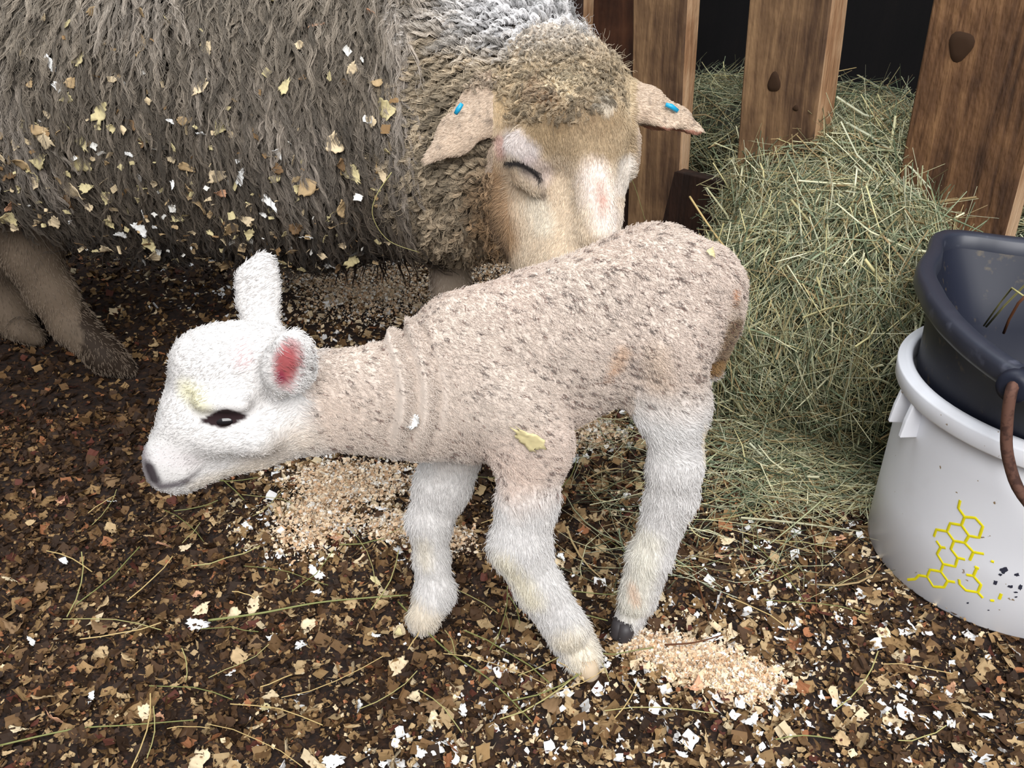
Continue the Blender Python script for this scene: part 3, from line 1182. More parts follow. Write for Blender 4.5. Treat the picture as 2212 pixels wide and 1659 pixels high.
for pl in HEX:
    pts = []
    for (a_, b_) in zip(pl[:-1], pl[1:]):
        for t_ in np.linspace(0, 1, 5)[:-1]:
            pts.append(cr(a_[0] + (b_[0] - a_[0]) * t_, a_[1] + (b_[1] - a_[1]) * t_))
    pts.append(cr(*pl[-1]))
    pts = np.array(pts)
    tg_ = nrm(np.gradient(pts, axis=0))
    rd_ = nrm(np.c_[pts[:, 0] - BC[0], pts[:, 1] - BC[1], np.zeros(len(pts))])
    sd_ = nrm(np.cross(tg_, rd_))
    vv_ = np.stack([pts - sd_ * .0017, pts - sd_ * .001 + rd_ * .0004, pts + sd_ * .001 + rd_ * .0004, pts + sd_ * .0017], 1).reshape(-1, 3)
    mbk.add(vv_, [(i * 4 + j, i * 4 + j + 1, i * 4 + j + 5, i * 4 + j + 4) for i in range(len(pts) - 1) for j in range(3)])
o = mbk.build('honeycomb_print', M_yellow, wb)
o.data.transform(__import__('mathutils').Matrix.Translation((-BC[0], -BC[1], 0)))
o['label'] = 'yellow honeycomb outline printed on the bucket'
mbk = MB()
for (x, y, rx, ry) in [(1730, 1040, 34, 26), (1700, 1075, 16, 12), (1830, 1075, 24, 16), (1660, 1140, 20, 24), (1780, 1170, 26, 12), (1860, 1175, 18, 26), (1825, 1215, 20, 8), (1605, 1358, 10, 6), (1825, 1252, 12, 7), (1440, 1300, 10, 8)]:
    pts = [cr(x, y)]
    for a_ in np.linspace(0, 2 * np.pi, 12, endpoint=False):
        s_ = .6 + .6 * random.random()
        pts.append(cr(x + rx * s_ * math.cos(a_), y + ry * s_ * math.sin(a_)))
    mbk.add(pts, [(0, 1 + i, 1 + (i + 1) % 12, 1 + (i + 2) % 12) for i in range(0, 12, 2)])
o = mbk.build('ink_smudge', M_ink, wb)
o.data.transform(__import__('mathutils').Matrix.Translation((-BC[0], -BC[1], 0)))

# black bucket nested in the white one: outline of its rim read as real points at rim height
bb = empty('black_bucket', (BC[0], BC[1], .05))
tag(bb, 'black plastic feed bucket with pouring lip, set inside the white bucket', 'bucket')
poly = np.array([(.684, 1.088), (.640, 1.103), (.605, 1.128), (.572, 1.120), (.553, 1.080), (.535, 1.045), (.500, .995), (.480, .930), (.468, .870), (.464, .815), (.467, .760), (.476, .710), (.500, .668),
                 (.560, .635), (.650, .622), (.740, .640), (.815, .700), (.850, .790), (.860, .890), (.835, .985), (.785, 1.045), (.735, 1.075)])
pa = np.arctan2(poly[:, 1] - BC[1], poly[:, 0] - BC[0])
pr = np.hypot(poly[:, 1] - BC[1], poly[:, 0] - BC[0])
oi = np.argsort(pa)
pa, pr = pa[oi], pr[oi]
RR = np.interp((ANG + np.pi) % (2 * np.pi) - np.pi, np.r_[pa - 2 * np.pi, pa, pa + 2 * np.pi], np.r_[pr, pr, pr])
for _ in range(2):
    RR = .5 * RR + .25 * np.roll(RR, 1) + .25 * np.roll(RR, -1)
zt = .370


def bring(inset, z, mix=1.0, rc=.172):
    r = (RR - inset) * mix + rc * (1 - mix)
    zz = np.full(SEG, z) if np.isscalar(z) else z
    return np.c_[BC[0] + r * np.cos(ANG), BC[1] + r * np.sin(ANG), zz]


v, f = loft([ring(BC, .138, .052), ring(BC, .172, .268), bring(.02, .305, .5), bring(.014, .345, .95)])
vin, fin = loft([bring(.0245, .350), bring(.03, .30, .5, .168), ring(BC, .166, .26), ring(BC, .134, .060)])
f = f[:-SEG // 2]
v = v[:-1]
o = fast_mesh('bucket_body', v - [BC[0], BC[1], .05], f, M_black, parent=bb)
n_rows = len(fin) - SEG
fin = fin[:n_rows] + fin[n_rows + SEG // 2:]
o = fast_mesh('inner_wall', vin - [BC[0], BC[1], .05], fin, M_black, parent=bb)
v, f = loft([bring(.014, .345, .95), bring(.0005, .347), bring(-.001, .351), bring(-.001, .362), bring(.001, .3675), bring(.005, .370),
             bring(.018, .3695), bring(.022, .366), bring(.0245, .350)])
f = f[:-SEG]
v = v[:-2]
o = fast_mesh('rim', v - [BC[0], BC[1], .05], f, M_lip, parent=bb)
# lug and wire handle
def bp_(px, py, z):
    return PZ(px, py, z) - [BC[0], BC[1], .05]
_rg = bring(.001, .354)
_yc = _rg[:, 1] * cP - (_rg[:, 2] - CAM_H) * sP
_px = 1106 + F * _rg[:, 0] / _yc
_i = np.argmin(np.abs(_px - 2204) + (_rg[:, 1] > BC[1]) * 1e4 + (_rg[:, 0] > BC[0]) * 1e4)
lug = _rg[_i] - [BC[0], BC[1], .05]
mbk = MB()
outd = nrm(np.array([[lug[0], lug[1], 0]]))[0]
mbk.tube([lug - outd * .012, lug - outd * .002, lug + outd * .007, lug + outd * .008], [.016, .0165, .015, .010], 18)
mbk.build('lug', M_black, bb)
hp = [lug + outd * .004 + [0, 0, .004], lug + outd * .012 + [0.001, -.001, .0], lug + outd * .015 + [.004, -.002, -.02], lug + outd * .017 + [.012, -.006, -.06], lug + outd * .020 + [.03, -.016, -.10],
      lug + outd * .020 + [.07, -.045, -.14], lug + outd * .012 + [.14, -.075, -.165], lug + [.20, -.07, -.17], lug + [.29, -.04, -.15], lug + [.355, .02, -.10], lug + [.37, .05, -.04], lug + [.365, .07, .0]]
t = np.linspace(0, len(hp) - 1, 60)
hp = np.array(hp)
i = np.minimum(t.astype(int), len(hp) - 2)
hps = hp[i] * (1 - (t - i))[:, None] + hp[i + 1] * (t - i)[:, None]
for _ in range(3):
    hps[1:-1] = .5 * hps[1:-1] + .25 * hps[:-2] + .25 * hps[2:]
mbk = MB()
mbk.tube(hps, .0055, 10)
o = mbk.build('handle', M_rust, bb)
o['label'] = 'rusty wire handle'
# grass standing in the bucket
def zstalk(pts, r, mat, label):
    w_ = np.array([PZ(px, py, z) for px, py, z in pts])
    o = MB().tube(w_, r, 5).build('hay_stalk', mat)
    tag(o, label, 'stalk')
zstalk([(2125, 704, .30), (2160, 655, .34), (2186, 622, .375), (2212, 640, .38)], .0011, M_straw, 'kinked grass blade leaning inside the black bucket')
zstalk([(2130, 706, .30), (2170, 660, .34), (2230, 600, .39), (2270, 560, .42)], .0013, M_straw, 'straight green grass blade leaning inside the black bucket')
zstalk([(2168, 720, .33), (2180, 690, .35), (2200, 655, .375), (2225, 630, .39)], .0016, M_twig, 'brown dried stem leaning on the black bucket\'s rim')


# ------------------------------------------------------------------ lamb
def cyl(fd, a, b, k=.012, flat=None, op='add'):
    """a, b = (px, py, D, r_px)"""
    fd.cone(P(*a[:3]), P(*b[:3]), RP(*a), RP(*b), k, flat, op)


YF = (0.0, 1.0, 0.0)
L = Field((-.46, .52, -.002), (.34, .96, .58), .0026)
# trunk
cyl(L, (1065, 815, .765, 168), (1240, 730, .775, 156), .03, (YF, .62))
cyl(L, (1240, 725, .775, 154), (1410, 645, .785, 145), .03, (YF, .62))
cyl(L, (1410, 648, .785, 146), (1480, 665, .785, 108), .03, (YF, .68))
cyl(L, (1000, 780, .765, 132), (1010, 860, .76, 132), .03, (YF, .62))
cyl(L, (1520, 610, .785, 58), (1500, 700, .79, 74), .03, (YF, .9))
cyl(L, (1180, 820, .77, 110), (1330, 735, .78, 100), .03, (YF, .7))
# withers and hip bump
cyl(L, (985, 690, .765, 46), (1130, 660, .77, 60), .02, (YF, .8))
cyl(L, (1530, 600, .785, 44), (1545, 620, .785, 40), .02)
# neck
cyl(L, (885, 858, .745, 122), (1010, 850, .76, 135), .03, (YF, .62))
cyl(L, (690, 858, .725, 108), (900, 860, .745, 114), .02, (YF, .62))
cyl(L, (700, 905, .725, 62), (900, 920, .745, 66), .02, (YF, .7))
# head
cyl(L, (530, 815, .705, 98), (560, 850, .71, 100), .03, (YF, .72))
cyl(L, (560, 925, .705, 84), (610, 905, .71, 82), .03, (YF, .66))
cyl(L, (470, 800, .70, 78), (440, 880, .695, 74), .03, (YF, .8))
cyl(L, (450, 900, .695, 78), (380, 1000, .675, 46), .025, (YF, .74))
cyl(L, (500, 960, .70, 62), (395, 1025, .68, 36), .025, (YF, .74))
cyl(L, (380, 1000, .675, 46), (354, 1026, .67, 31), .015, (YF, .9))
cyl(L, (430, 778, .70, 40), (560, 758, .705, 50), .03)          # forehead
cyl(L, (405, 920, .675, 50), (350, 985, .67, 32), .02, (YF, .8))  # nose bridge
# brow ridge and cheek
cyl(L, (440, 868, .660, 16), (520, 872, .662, 16), .02)
cyl(L, (470, 945, .668, 20), (560, 950, .668, 30), .03)
# eye hollow
cyl(L, (462, 908, .640, 14), (508, 902, .642, 13), .012, None, 'sub')
# mouth line and nostril
cyl(L, (352, 1068, .640, 5), (432, 1028, .646, 4), .006, None, 'sub')
cyl(L, (330, 1022, .648, 8), (338, 1032, .648, 6), .006, None, 'sub')
# far ear, upright
cyl(L, (572, 730, .735, 44), (556, 655, .750, 38), .015, (YF, .35))
cyl(L, (556, 655, .750, 36), (556, 605, .752, 37), .012, (YF, .3))
cyl(L, (556, 605, .752, 37), (572, 562, .754, 20), .012, (YF, .3))
# near ear: a cup facing out
en = nrm(np.array([[.35, -1.0, .12]]))[0]
cyl(L, (622, 795, .668, 50), (632, 755, .660, 44), .012, (en, .45))
cyl(L, (600, 840, .672, 26), (622, 790, .668, 50), .012, (en, .5))
cyl(L, (612, 800, .628, 24), (628, 752, .622, 30), .010, (en, .9), 'sub')
cyl(L, (606, 820, .638, 12), (614, 790, .634, 20), .008, (en, .9), 'sub')
# near foreleg
cyl(L, (1105, 905, .715, 84), (1150, 965, .715, 76), .03, (YF, .55))
cyl(L, (1150, 965, .712, 74), (1140, 1080, .708, 58), .02, (YF, .62))
cyl(L, (1140, 1080, .708, 58), (1122, 1180, .703, 60), .015, (YF, .75))
cyl(L, (1122, 1180, .703, 60), (1165, 1270, .697, 46), .012, (YF, .8))
cyl(L, (1165, 1270, .697, 47), (1225, 1360, .690, 46), .012, (YF, .8))
a_, b_ = PZ(1232, 1372, .030), PZ(1258, 1418, .018)
L.cone(a_, b_, .0235, .0195, .012)
# far foreleg
cyl(L, (985, 960, .79, 66), (955, 1050, .795, 56), .02, (YF, .7))
cyl(L, (955, 1050, .795, 55), (928, 1125, .79, 44), .012, (YF, .75))
cyl(L, (928, 1125, .79, 42), (932, 1205, .782, 31), .012)
cyl(L, (932, 1205, .782, 31), (940, 1278, .772, 40), .012)
a_, b_ = PZ(940, 1278, .040), PZ(915, 1334, .0185)
L.cone(a_, b_, .0195, .018, .010)
# near hind leg
cyl(L, (1454, 760, .735, 72), (1460, 880, .742, 62), .03, (YF, .6))
cyl(L, (1462, 880, .742, 62), (1458, 1010, .748, 52), .02, (YF, .7))
cyl(L, (1400, 800, .755, 46), (1432, 880, .748, 40), .03, (YF, .6))
cyl(L, (1458, 1010, .748, 53), (1450, 1075, .752, 50), .015, (YF, .75))
cyl(L, (1450, 1075, .752, 49), (1405, 1200, .748, 42), .012, (YF, .8))
cyl(L, (1402, 1205, .748, 43), (1378, 1290, .742, 38), .012)
a_, b_ = PZ(1378, 1292, .040), PZ(1352, 1352, .0155)
L.cone(a_, b_, .0195, .0125, .010)
# far hind leg, behind it
cyl(L, (1470, 800, .83, 66), (1462, 950, .83, 46), .02, (YF, .6))
cyl(L, (1462, 950, .83, 44), (1445, 1060, .832, 38), .012)
cyl(L, (1445, 1060, .832, 36), (1408, 1180, .822, 31), .012)
a_, b_ = PZ(1402, 1195, .060), PZ(1385, 1275, .016)
L.cone(a_, b_, .016, .014, .010)
# tail
cyl(L, (1574, 615, .785, 26), (1566, 700, .79, 22), .012)
cyl(L, (1566, 700, .79, 22), (1548, 745, .79, 24), .01)
cyl(L, (1550, 745, .79, 23), (1542, 800, .79, 17), .008)
LV, LQ, LN = L.mesh()
del L
LV[:, 2] = np.maximum(LV[:, 2], -.001)


def px_of(p):
    d = p - np.array([0, 0, CAM_H])
    yc = d[:, 1] * cP - d[:, 2] * sP
    return 1106 + F * d[:, 0] / yc, 829.5 - F * (d[:, 1] * sP + d[:, 2] * cP) / yc


# skin folds round the neck
x, y = px_of(LV)
fold = np.zeros(len(LV))
for (cx_, wd, am) in ((848, 12, .0070), (872, 9, -.0035), (898, 11, .0060), (922, 9, -.003), (942, 10, .0020), (820, 9, -.0025), (790, 8, .0014), (762, 7, .0012), (735, 7, .0010)):
    cx2 = cx_ + 26 * np.sin((y - 740) / 75.0)
    fold += am * np.exp(-((x - cx2) / wd) ** 2) * np.clip((1000 - y) / 90, 0, 1)
fold *= (LV[:, 0] > P(700, 860, .72)[0]) & (LV[:, 0] < P(990, 860, .72)[0]) & (y > 700)
LV = LV + LN * fold[:, None]


def stroke(x0, y0, x1, y1, D, r, s, rgb, st=1.0, D2=None):
    return (P(x0, y0, D), P(x1, y1, D2 or D), RP(x0, y0, D, r), RP(x0, y0, D, s), rgb, st)


HEADC = P(510, 880, .705)
BODYC = lin((206, 191, 179))
WHITE = lin((217, 214, 212))


def region_w(p):
    """0 = woolly body, 1 = smooth white hair of face and legs"""
    head = np.clip((P(672, 860, .71)[0] - p[:, 0]) / .03 + .5 + .3 * noise(p, 60, 2), 0, 1)
    headz = head
    legs = np.clip((P(1100, 1010, .72)[2] - p[:, 2]) / .06 + .2 + .3 * noise(p, 50, 9), 0, 1)
    hind = np.clip((P(1450, 860, .74)[2] - p[:, 2]) / .05 + .5, 0, 1) * (p[:, 0] > P(1350, 900, .78)[0])
    farfore = np.clip((P(960, 1000, .80)[2] - p[:, 2]) / .02 + .5, 0, 1)
    return np.clip(np.maximum(np.maximum(headz, legs), np.maximum(hind, 0 * farfore)), 0, 1)


def lamb_col(p, fur=True):
    w_ = region_w(p)[:, None]
    x, y = px_of(p)
    w_ = np.maximum(w_, (np.clip(1.3 - np.hypot((x - 625) / 72, (y - 782) / 92), 0, .3) / .3 * (p[:, 1] < .69))[:, None])
    body = BODYC * (1 + .10 * fbm(p, 40, 3)[:, None]) * (1 + .06 * noise(p, 12, 6)[:, None] * np.array([1.1, .7, .5]))
    pink = np.clip(noise(p, 14, 12) * .7, 0, 1)[:, None]
    body = body * (1 - .35 * pink) + lin((214, 188, 178)) * .35 * pink
    c = body * (1 - w_) + WHITE * w_
    S = [
        stroke(400, 1010, 345, 990, .65, 10, 26, (214, 204, 206), .3),
        stroke(306, 985, 318, 1030, .665, 12, 24, (112, 100, 106), .7),
        stroke(322, 1012, 334, 1036, .655, 9, 12, (46, 36, 42), .95),
        stroke(340, 1060, 392, 1056, .65, 5, 12, (78, 68, 76), .85),
        stroke(392, 1054, 436, 1026, .65, 4.5, 9, (84, 72, 76), .85),
        stroke(400, 850, 440, 865, .665, 8, 30, (226, 220, 176), .6),
        stroke(505, 775, 512, 795, .66, 6, 26, (222, 180, 182), .6),
        stroke(560, 1010, 640, 960, .68, 20, 50, (222, 204, 182), .4),
        stroke(430, 1050, 560, 1030, .67, 8, 26, (226, 214, 196), .5),
        # orange stains
        stroke(1330, 800, 1345, 770, .72, 8, 18, (196, 158, 122), .5),
        stroke(1310, 830, 1325, 810, .72, 3, 12, (184, 138, 98), .5),
        stroke(1420, 790, 1430, 850, .70, 14, 34, (218, 196, 172), .4),
        stroke(1583, 625, 1580, 650, .765, 3, 8, (176, 110, 50), .9),
        stroke(1582, 650, 1566, 690, .77, 10, 16, (160, 144, 126), .5),
        stroke(1572, 690, 1545, 790, .78, 24, 12, (122, 100, 74), .9),
        stroke(1552, 790, 1540, 800, .78, 14, 8, (146, 114, 74), .9),
        stroke(1560, 735, 1552, 755, .77, 3, 8, (96, 66, 48), .9),
        stroke(1530, 965, 1535, 985, .735, 3, 8, (206, 158, 96), .8),
        stroke(1525, 1000, 1510, 860, .74, 1, 8, (226, 200, 140), .6),
        # pastern spot and yellowed hair
        stroke(1368, 1275, 1372, 1300, .72, 7, 9, (212, 172, 152), .9),
        stroke(1400, 1180, 1360, 1330, .725, 16, 30, (232, 226, 204), .45),
        stroke(1090, 1215, 1150, 1290, .68, 10, 30, (228, 218, 186), .55),
        stroke(1230, 1400, 1270, 1450, .665, 20, 40, (228, 214, 184), .55),
        stroke(910, 1180, 915, 1215, .76, 8, 22, (218, 208, 186), .5),
        stroke(900, 1330, 930, 1345, .74, 14, 26, (216, 200, 172), .6),
    ]
    c = paint(p, c, S)
    # inner ear
    d = P(618, 790, .66)
    x, y = px_of(p)
    m_ = (p[:, 1] < .685) & (p[:, 1] > .58)
    e = ((x - 617 - (790 - y) * .12) / 30) ** 2 + ((y - 785) / 55) ** 2
    t = (np.clip(1.25 - e, 0, 1) ** .7 * m_)[:, None]
    c = c * (1 - t) + lin((168, 88, 90)) * t
    t2 = (np.clip(1 - ((x - 606) / 14) ** 2 - ((y - 815) / 20) ** 2, 0, 1) * m_)[:, None]
    c = c * (1 - t2) + lin((132, 42, 66)) * t2
    # dark rim of the eye
    eye = np.minimum(((x - 484) / 50) ** 2 + ((y - 904 - .10 * (485 - x)) / (19 * np.clip(1.1 - np.abs(x - 484) / 70, .25, 1))) ** 2, 9)
    t = (np.clip(1.35 - eye, 0, 1) * (p[:, 1] < .69))[:, None]
    t = np.clip(t * 2.5, 0, 1)
    c = c * (1 - t) + lin((44, 30, 32)) * t
    return c


lamb_c = lamb_col(LV)
lamb = fast_mesh('lamb', LV, LQ, M_skin, lamb_c)
tag(lamb, 'newborn white lamb with speckled pinkish wool, stretching its head to the left', 'lamb')

# eyeball
ec = P(484, 905, .6705)
u = np.linspace(0, np.pi, 17)
vv = np.linspace(0, 2 * np.pi, 32, endpoint=False)
U, W = np.meshgrid(u, vv, indexing='ij')
ev = np.stack([np.sin(U) * np.cos(W) * .0150, np.cos(U) * .0105, np.sin(U) * np.sin(W) * .0088], -1).reshape(-1, 3) + ec
ii = np.arange(17 * 32).reshape(17, 32)
ef = np.stack([ii[:-1].ravel(), ii[1:].ravel(), np.roll(ii, -1, 1)[1:].ravel(), np.roll(ii, -1, 1)[:-1].ravel()], 1)
fast_mesh('eye', ev, ef, M_eye, parent=lamb)['label'] = 'dark glossy eye'
# hooves
for (px, py, z, dx, r) in ((1338, 1366, .010, -.3, .0105), (1350, 1372, .010, -.2, .0105), (1270, 1452, .010, .2, .012), (903, 1350, .010, -.1, .011), (1378, 1292, .010, -.2, .010)):
    a_ = PZ(px, py, z)
    q = MB().tube([a_ + [0, 0.004, .016], a_ + [0, .001, .006], a_ + [dx * .008, -.001, -.003], a_ + [dx * .01, -.001, -.008]], [r * .8, r, r * .95, r * .6], 14)
    if px in (1338, 1350):
        q.build('hoof', M_horn, lamb)
    else:
        q.build('hoof', mat_plain('pale_hoof', (196, 176, 150), .6, .3), lamb)

# hair
def lamb_dens(c, nn):
    x, y = px_of(c)
    eye = ((x - 484) / 48) ** 2 + ((y - 904 - .10 * (485 - x)) / 19) ** 2
    d = np.where((eye < 1.15) & (c[:, 1] < .69), 0.0, 1.0)
    ear = ((x - 617) / 26) ** 2 + ((y - 788) / 48) ** 2
    d = np.where((ear < 1) & (c[:, 1] < .685), .15, d)
    nose = np.hypot(x - 328, y - 1022)
    d = np.where(nose < 16, .05, d)
    return d * (.5 + .5 * (nn[:, 1] < .3))


n = 150000
hp_, hn = surf_sample(LV, LQ, LN, n, lamb_dens)
wv = region_w(hp_)
# dark speckles: openings between the tight curls
sp_, sn = surf_sample(LV, LQ, LN, 6200)
kd = kdtree.KDTree(len(sp_))
for i, q in enumerate(sp_):
    kd.insert(q, i)
kd.balance()
x, y = px_of(hp_)
flow = np.zeros((n, 3))
legm = (hp_[:, 2] < P(1100, 1010, .72)[2])[:, None]
headm = (hp_[:, 0] < P(650, 860, .71)[0])[:, None]
flow[:] = [.8, -.1, -.5]
flow = np.where(headm, np.array([.75, -.25, .45]), flow)
flow = np.where(legm & ~headm, np.array([.18, -.1, -1.0]), flow)
flow += .35 * np.stack([noise(hp_, 45, 61), noise(hp_, 45, 62), noise(hp_, 45, 63)], 1)
tg = tangent(flow, hn)
rnd = rng.normal(size=(n, 3))
lift = np.where(wv < .5, .8, .42)[:, None]
dr = nrm(tg + hn * lift + rnd * .22)
ear_far = (x > 505) & (x < 610) & (y < 700)
Lh = np.where(wv > .5, .0095, .0070) * (.6 + .6 * rng.random(n))
Lh = np.where(headm[:, 0], .0068 * (.6 + .6 * rng.random(n)), Lh)
Lh = np.where((y > 1040) & (wv > .5) & ~headm[:, 0], Lh * 1.35, Lh)
nosed = np.hypot(x - 335, y - 1010)
Lh = np.where(nosed < 60, .0036, Lh)
eyed = np.hypot((x - 484) / 2, y - 900)
Lh = np.where((eyed < 34) & headm[:, 0], .003, Lh)
q2_ = hp_ + dr * Lh[:, None] * .35
q_ = hp_ + dr * Lh[:, None] * .75 - hn * (Lh[:, None] * .3)
near = np.zeros(n)
xq, yq = px_of(q_)
spk_s = 1 + .25 * np.clip((xq - 1050) / 250, 0, 1)
flowb = nrm(np.array([[.9, 0, -.35]]))
for i in range(n):
    if wv[i] < .6:
      near[i] = 9
      for qq in (q_[i], q2_[i]):
        co, j, dist = kd.find(qq)
        dv = qq - sp_[j]
        along = dv @ flowb[0]
        perp2 = max(dv @ dv - along * along, 0)
        nv = (along / .0028) ** 2 + perp2 / .0012 ** 2 if (j % 6) else (along / .0042) ** 2 + perp2 / .0019 ** 2
        near[i] = min(near[i], nv)
    else:
        near[i] = 9
near = near / spk_s ** 2
k = 5
t = np.linspace(0, 1, k)
side = nrm(np.cross(dr, rng.normal(size=(n, 3))))
curl = np.where(wv < .5, .0016, .0006)[:, None, None]
ph = rng.random((n, 1)) * 6.28
pts = hp_[:, None] - hn[:, None] * .0006 + dr[:, None] * (Lh[:, None] * t)[:, :, None] + side[:, None] * (np.sin(ph + t * 5.0) * t)[:, :, None] * curl - hn[:, None] * (Lh[:, None] * t ** 2 * .25)[:, :, None]
pts[:, :, 2] = np.maximum(pts[:, :, 2], .001)
hc_ = lamb_col(hp_)
hc_ = hc_ * (.86 + .24 * rng.random((n, 1)))
dk = np.clip((1.35 - near) * 2, 0, 1)[:, None] * .95
dkc = np.where(rng.random((n, 1)) < .3, lin((96, 52, 38)), lin((64, 52, 50)))
hc_ = hc_ * (1 - dk * .8) + dkc * dk * .8
hair_object('fur', pts, .00035, .00012, hc_, M_fur, lamb)
hp_lamb = None

# shavings stuck on the lamb
def stick_on(px, py, cn, s, label, V_, N_, lift=.006):
    x, y = px_of(V_)
    d = np.hypot(x - px, y - py) + (N_[:, 1] > 0) * 1e4 + V_[:, 1] * 30
    i = np.argmin(d)
    return put_shaving(cn, V_[i] + N_[i] * lift, s, N_[i], label, None)
stick_on(1140, 945, 'yellowish', .030, 'pale yellow shaving stuck on the lamb\'s shoulder', LV, LN, .008)
stick_on(892, 903, 'white', .016, 'white sliver of wood stuck on the lamb\'s neck fold', LV, LN, .007)
stick_on(1528, 556, 'yellowish', .010, 'small yellow crumb of wood on top of the lamb\'s rump', LV, LN, .008)


# ------------------------------------------------------------------ ewe
E = Field((-1.42, 1.00, .0), (.36, 1.95, .98), .008)
E.cone((-1.06, 1.50, .535), (-.62, 1.50, .505), .24, .262, .03)
E.cone((-.62, 1.50, .505), (-.34, 1.50, .490), .262, .262, .03)
E.cone((-.36, 1.49, .50), (-.10, 1.46, .47), .262, .20, .06)
E.cone((-.50, 1.50, .56), (-.15, 1.47, .62), .22, .19, .06)
cyl(E, (1030, 300, 1.37, 212), (1050, 230, 1.36, 190), .05)
cyl(E, (985, 402, 1.35, 118), (1055, 315, 1.33, 176), .05)
cyl(E, (1140, 175, 1.36, 125), (1000, 90, 1.42, 150), .05)
cyl(E, (900, 325, 1.40, 170), (1000, 355, 1.36, 150), .05)
cyl(E, (1035, 445, 1.27, 62), (1130, 478, 1.22, 58), .04)
# upper legs inside the fleece
E.cone((-.78, 1.44, .40), P(70, 560, 1.40), .09, RP(95, 610, 1.40, 48), .05)
cyl(E, (60, 545, 1.40, 50), (110, 630, 1.40, 46), .03)
E.cone((-.90, 1.60, .36), P(-25, 600, 1.58), .13, RP(95, 610, 1.58, 52), .05)
# legs
cyl(E, (110, 630, 1.40, 46), (155, 700, 1.40, 41), .02)
cyl(E, (155, 700, 1.40, 41), (228, 770, 1.375, 39), .02)
a_, b_ = PZ(232, 772, .040), PZ(272, 796, .018)
E.cone(a_, b_, .028, .020, .015)
cyl(E, (-25, 600, 1.58, 52), (15, 665, 1.57, 46), .02)
cyl(E, (15, 665, 1.57, 44), (45, 712, 1.55, 36), .02)
E.cone(PZ(45, 712, .04), PZ(78, 728, .02), .026, .02, .015)
cyl(E, (962, 500, 1.43, 50), (975, 620, 1.42, 40), .02)
cyl(E, (975, 620, 1.42, 40), (990, 720, 1.42, 33), .02)
E.cone(PZ(992, 735, .05), PZ(1000, 775, .02), .026, .026, .015)
cyl(E, (965, 520, 1.60, 45), (985, 620, 1.60, 32), .02)
E.cone(P(985, 620, 1.60), PZ(985, 705, .03), .027, .026, .015)
EV, EQ, EN = E.mesh()
del E
EV = EV + EN * (.006 * fbm(EV, 16, 71) * np.clip((EV[:, 2] - .2) / .05, 0, 1))[:, None]

H = Field((-.30, .90, .10), (.36, 1.50, .66), .0036)
fx = (0.15, 1.0, .25)
cyl(H, (1215, 235, 1.22, 118), (1232, 330, 1.19, 122), .03)
cyl(H, (1232, 330, 1.19, 120), (1246, 470, 1.14, 84), .04)
cyl(H, (1246, 470, 1.14, 84), (1240, 560, 1.105, 74), .03)
cyl(H, (1240, 560, 1.105, 72), (1225, 620, 1.08, 62), .03)
cyl(H, (1135, 420, 1.22, 92), (1175, 540, 1.16, 74), .04)
cyl(H, (1120, 330, 1.20, 60), (1130, 430, 1.20, 80), .04)
cyl(H, (1180, 180, 1.27, 105), (1255, 195, 1.26, 84), .05)
# brows, bridge of the nose
cyl(H, (1120, 322, 1.115, 32), (1150, 345, 1.105, 26), .03)
cyl(H, (1345, 305, 1.16, 34), (1352, 350, 1.15, 24), .03)
cyl(H, (1285, 340, 1.09, 38), (1292, 500, 1.055, 34), .04)
cyl(H, (1215, 260, 1.115, 70), (1290, 265, 1.115, 64), .04)
cyl(H, (1130, 375, 1.118, 24), (1165, 400, 1.105, 16), .02)
# closed eye slit
cyl(H, (1098, 352, 1.082, 5), (1135, 362, 1.070, 6), .006, None, 'sub')
cyl(H, (1135, 362, 1.070, 6), (1168, 388, 1.068, 4), .006, None, 'sub')
# ear on the side next to the body
en = nrm(np.array([[-.30, -1.0, .25]]))[0]
cyl(H, (1058, 192, 1.20, 36), (1042, 238, 1.185, 50), .015, (en, .34))
cyl(H, (1042, 238, 1.185, 50), (985, 292, 1.165, 38), .012, (en, .30))
cyl(H, (985, 292, 1.165, 38), (916, 350, 1.15, 9), .012, (en, .30))
# ear on the far side
en2 = nrm(np.array([[-.35, -.25, 1.0]]))[0]
cyl(H, (1325, 185, 1.23, 38), (1372, 222, 1.22, 52), .015, (en2, .42))
cyl(H, (1372, 222, 1.22, 52), (1440, 260, 1.205, 44), .012, (en2, .36))
cyl(H, (1440, 260, 1.205, 44), (1510, 284, 1.19, 12), .012, (en2, .34))
cyl(H, (1390, 282, 1.195, 14), (1460, 292, 1.185, 14), .012, (en2, .9), 'sub')
HV, HQ, HN = H.mesh()
del H


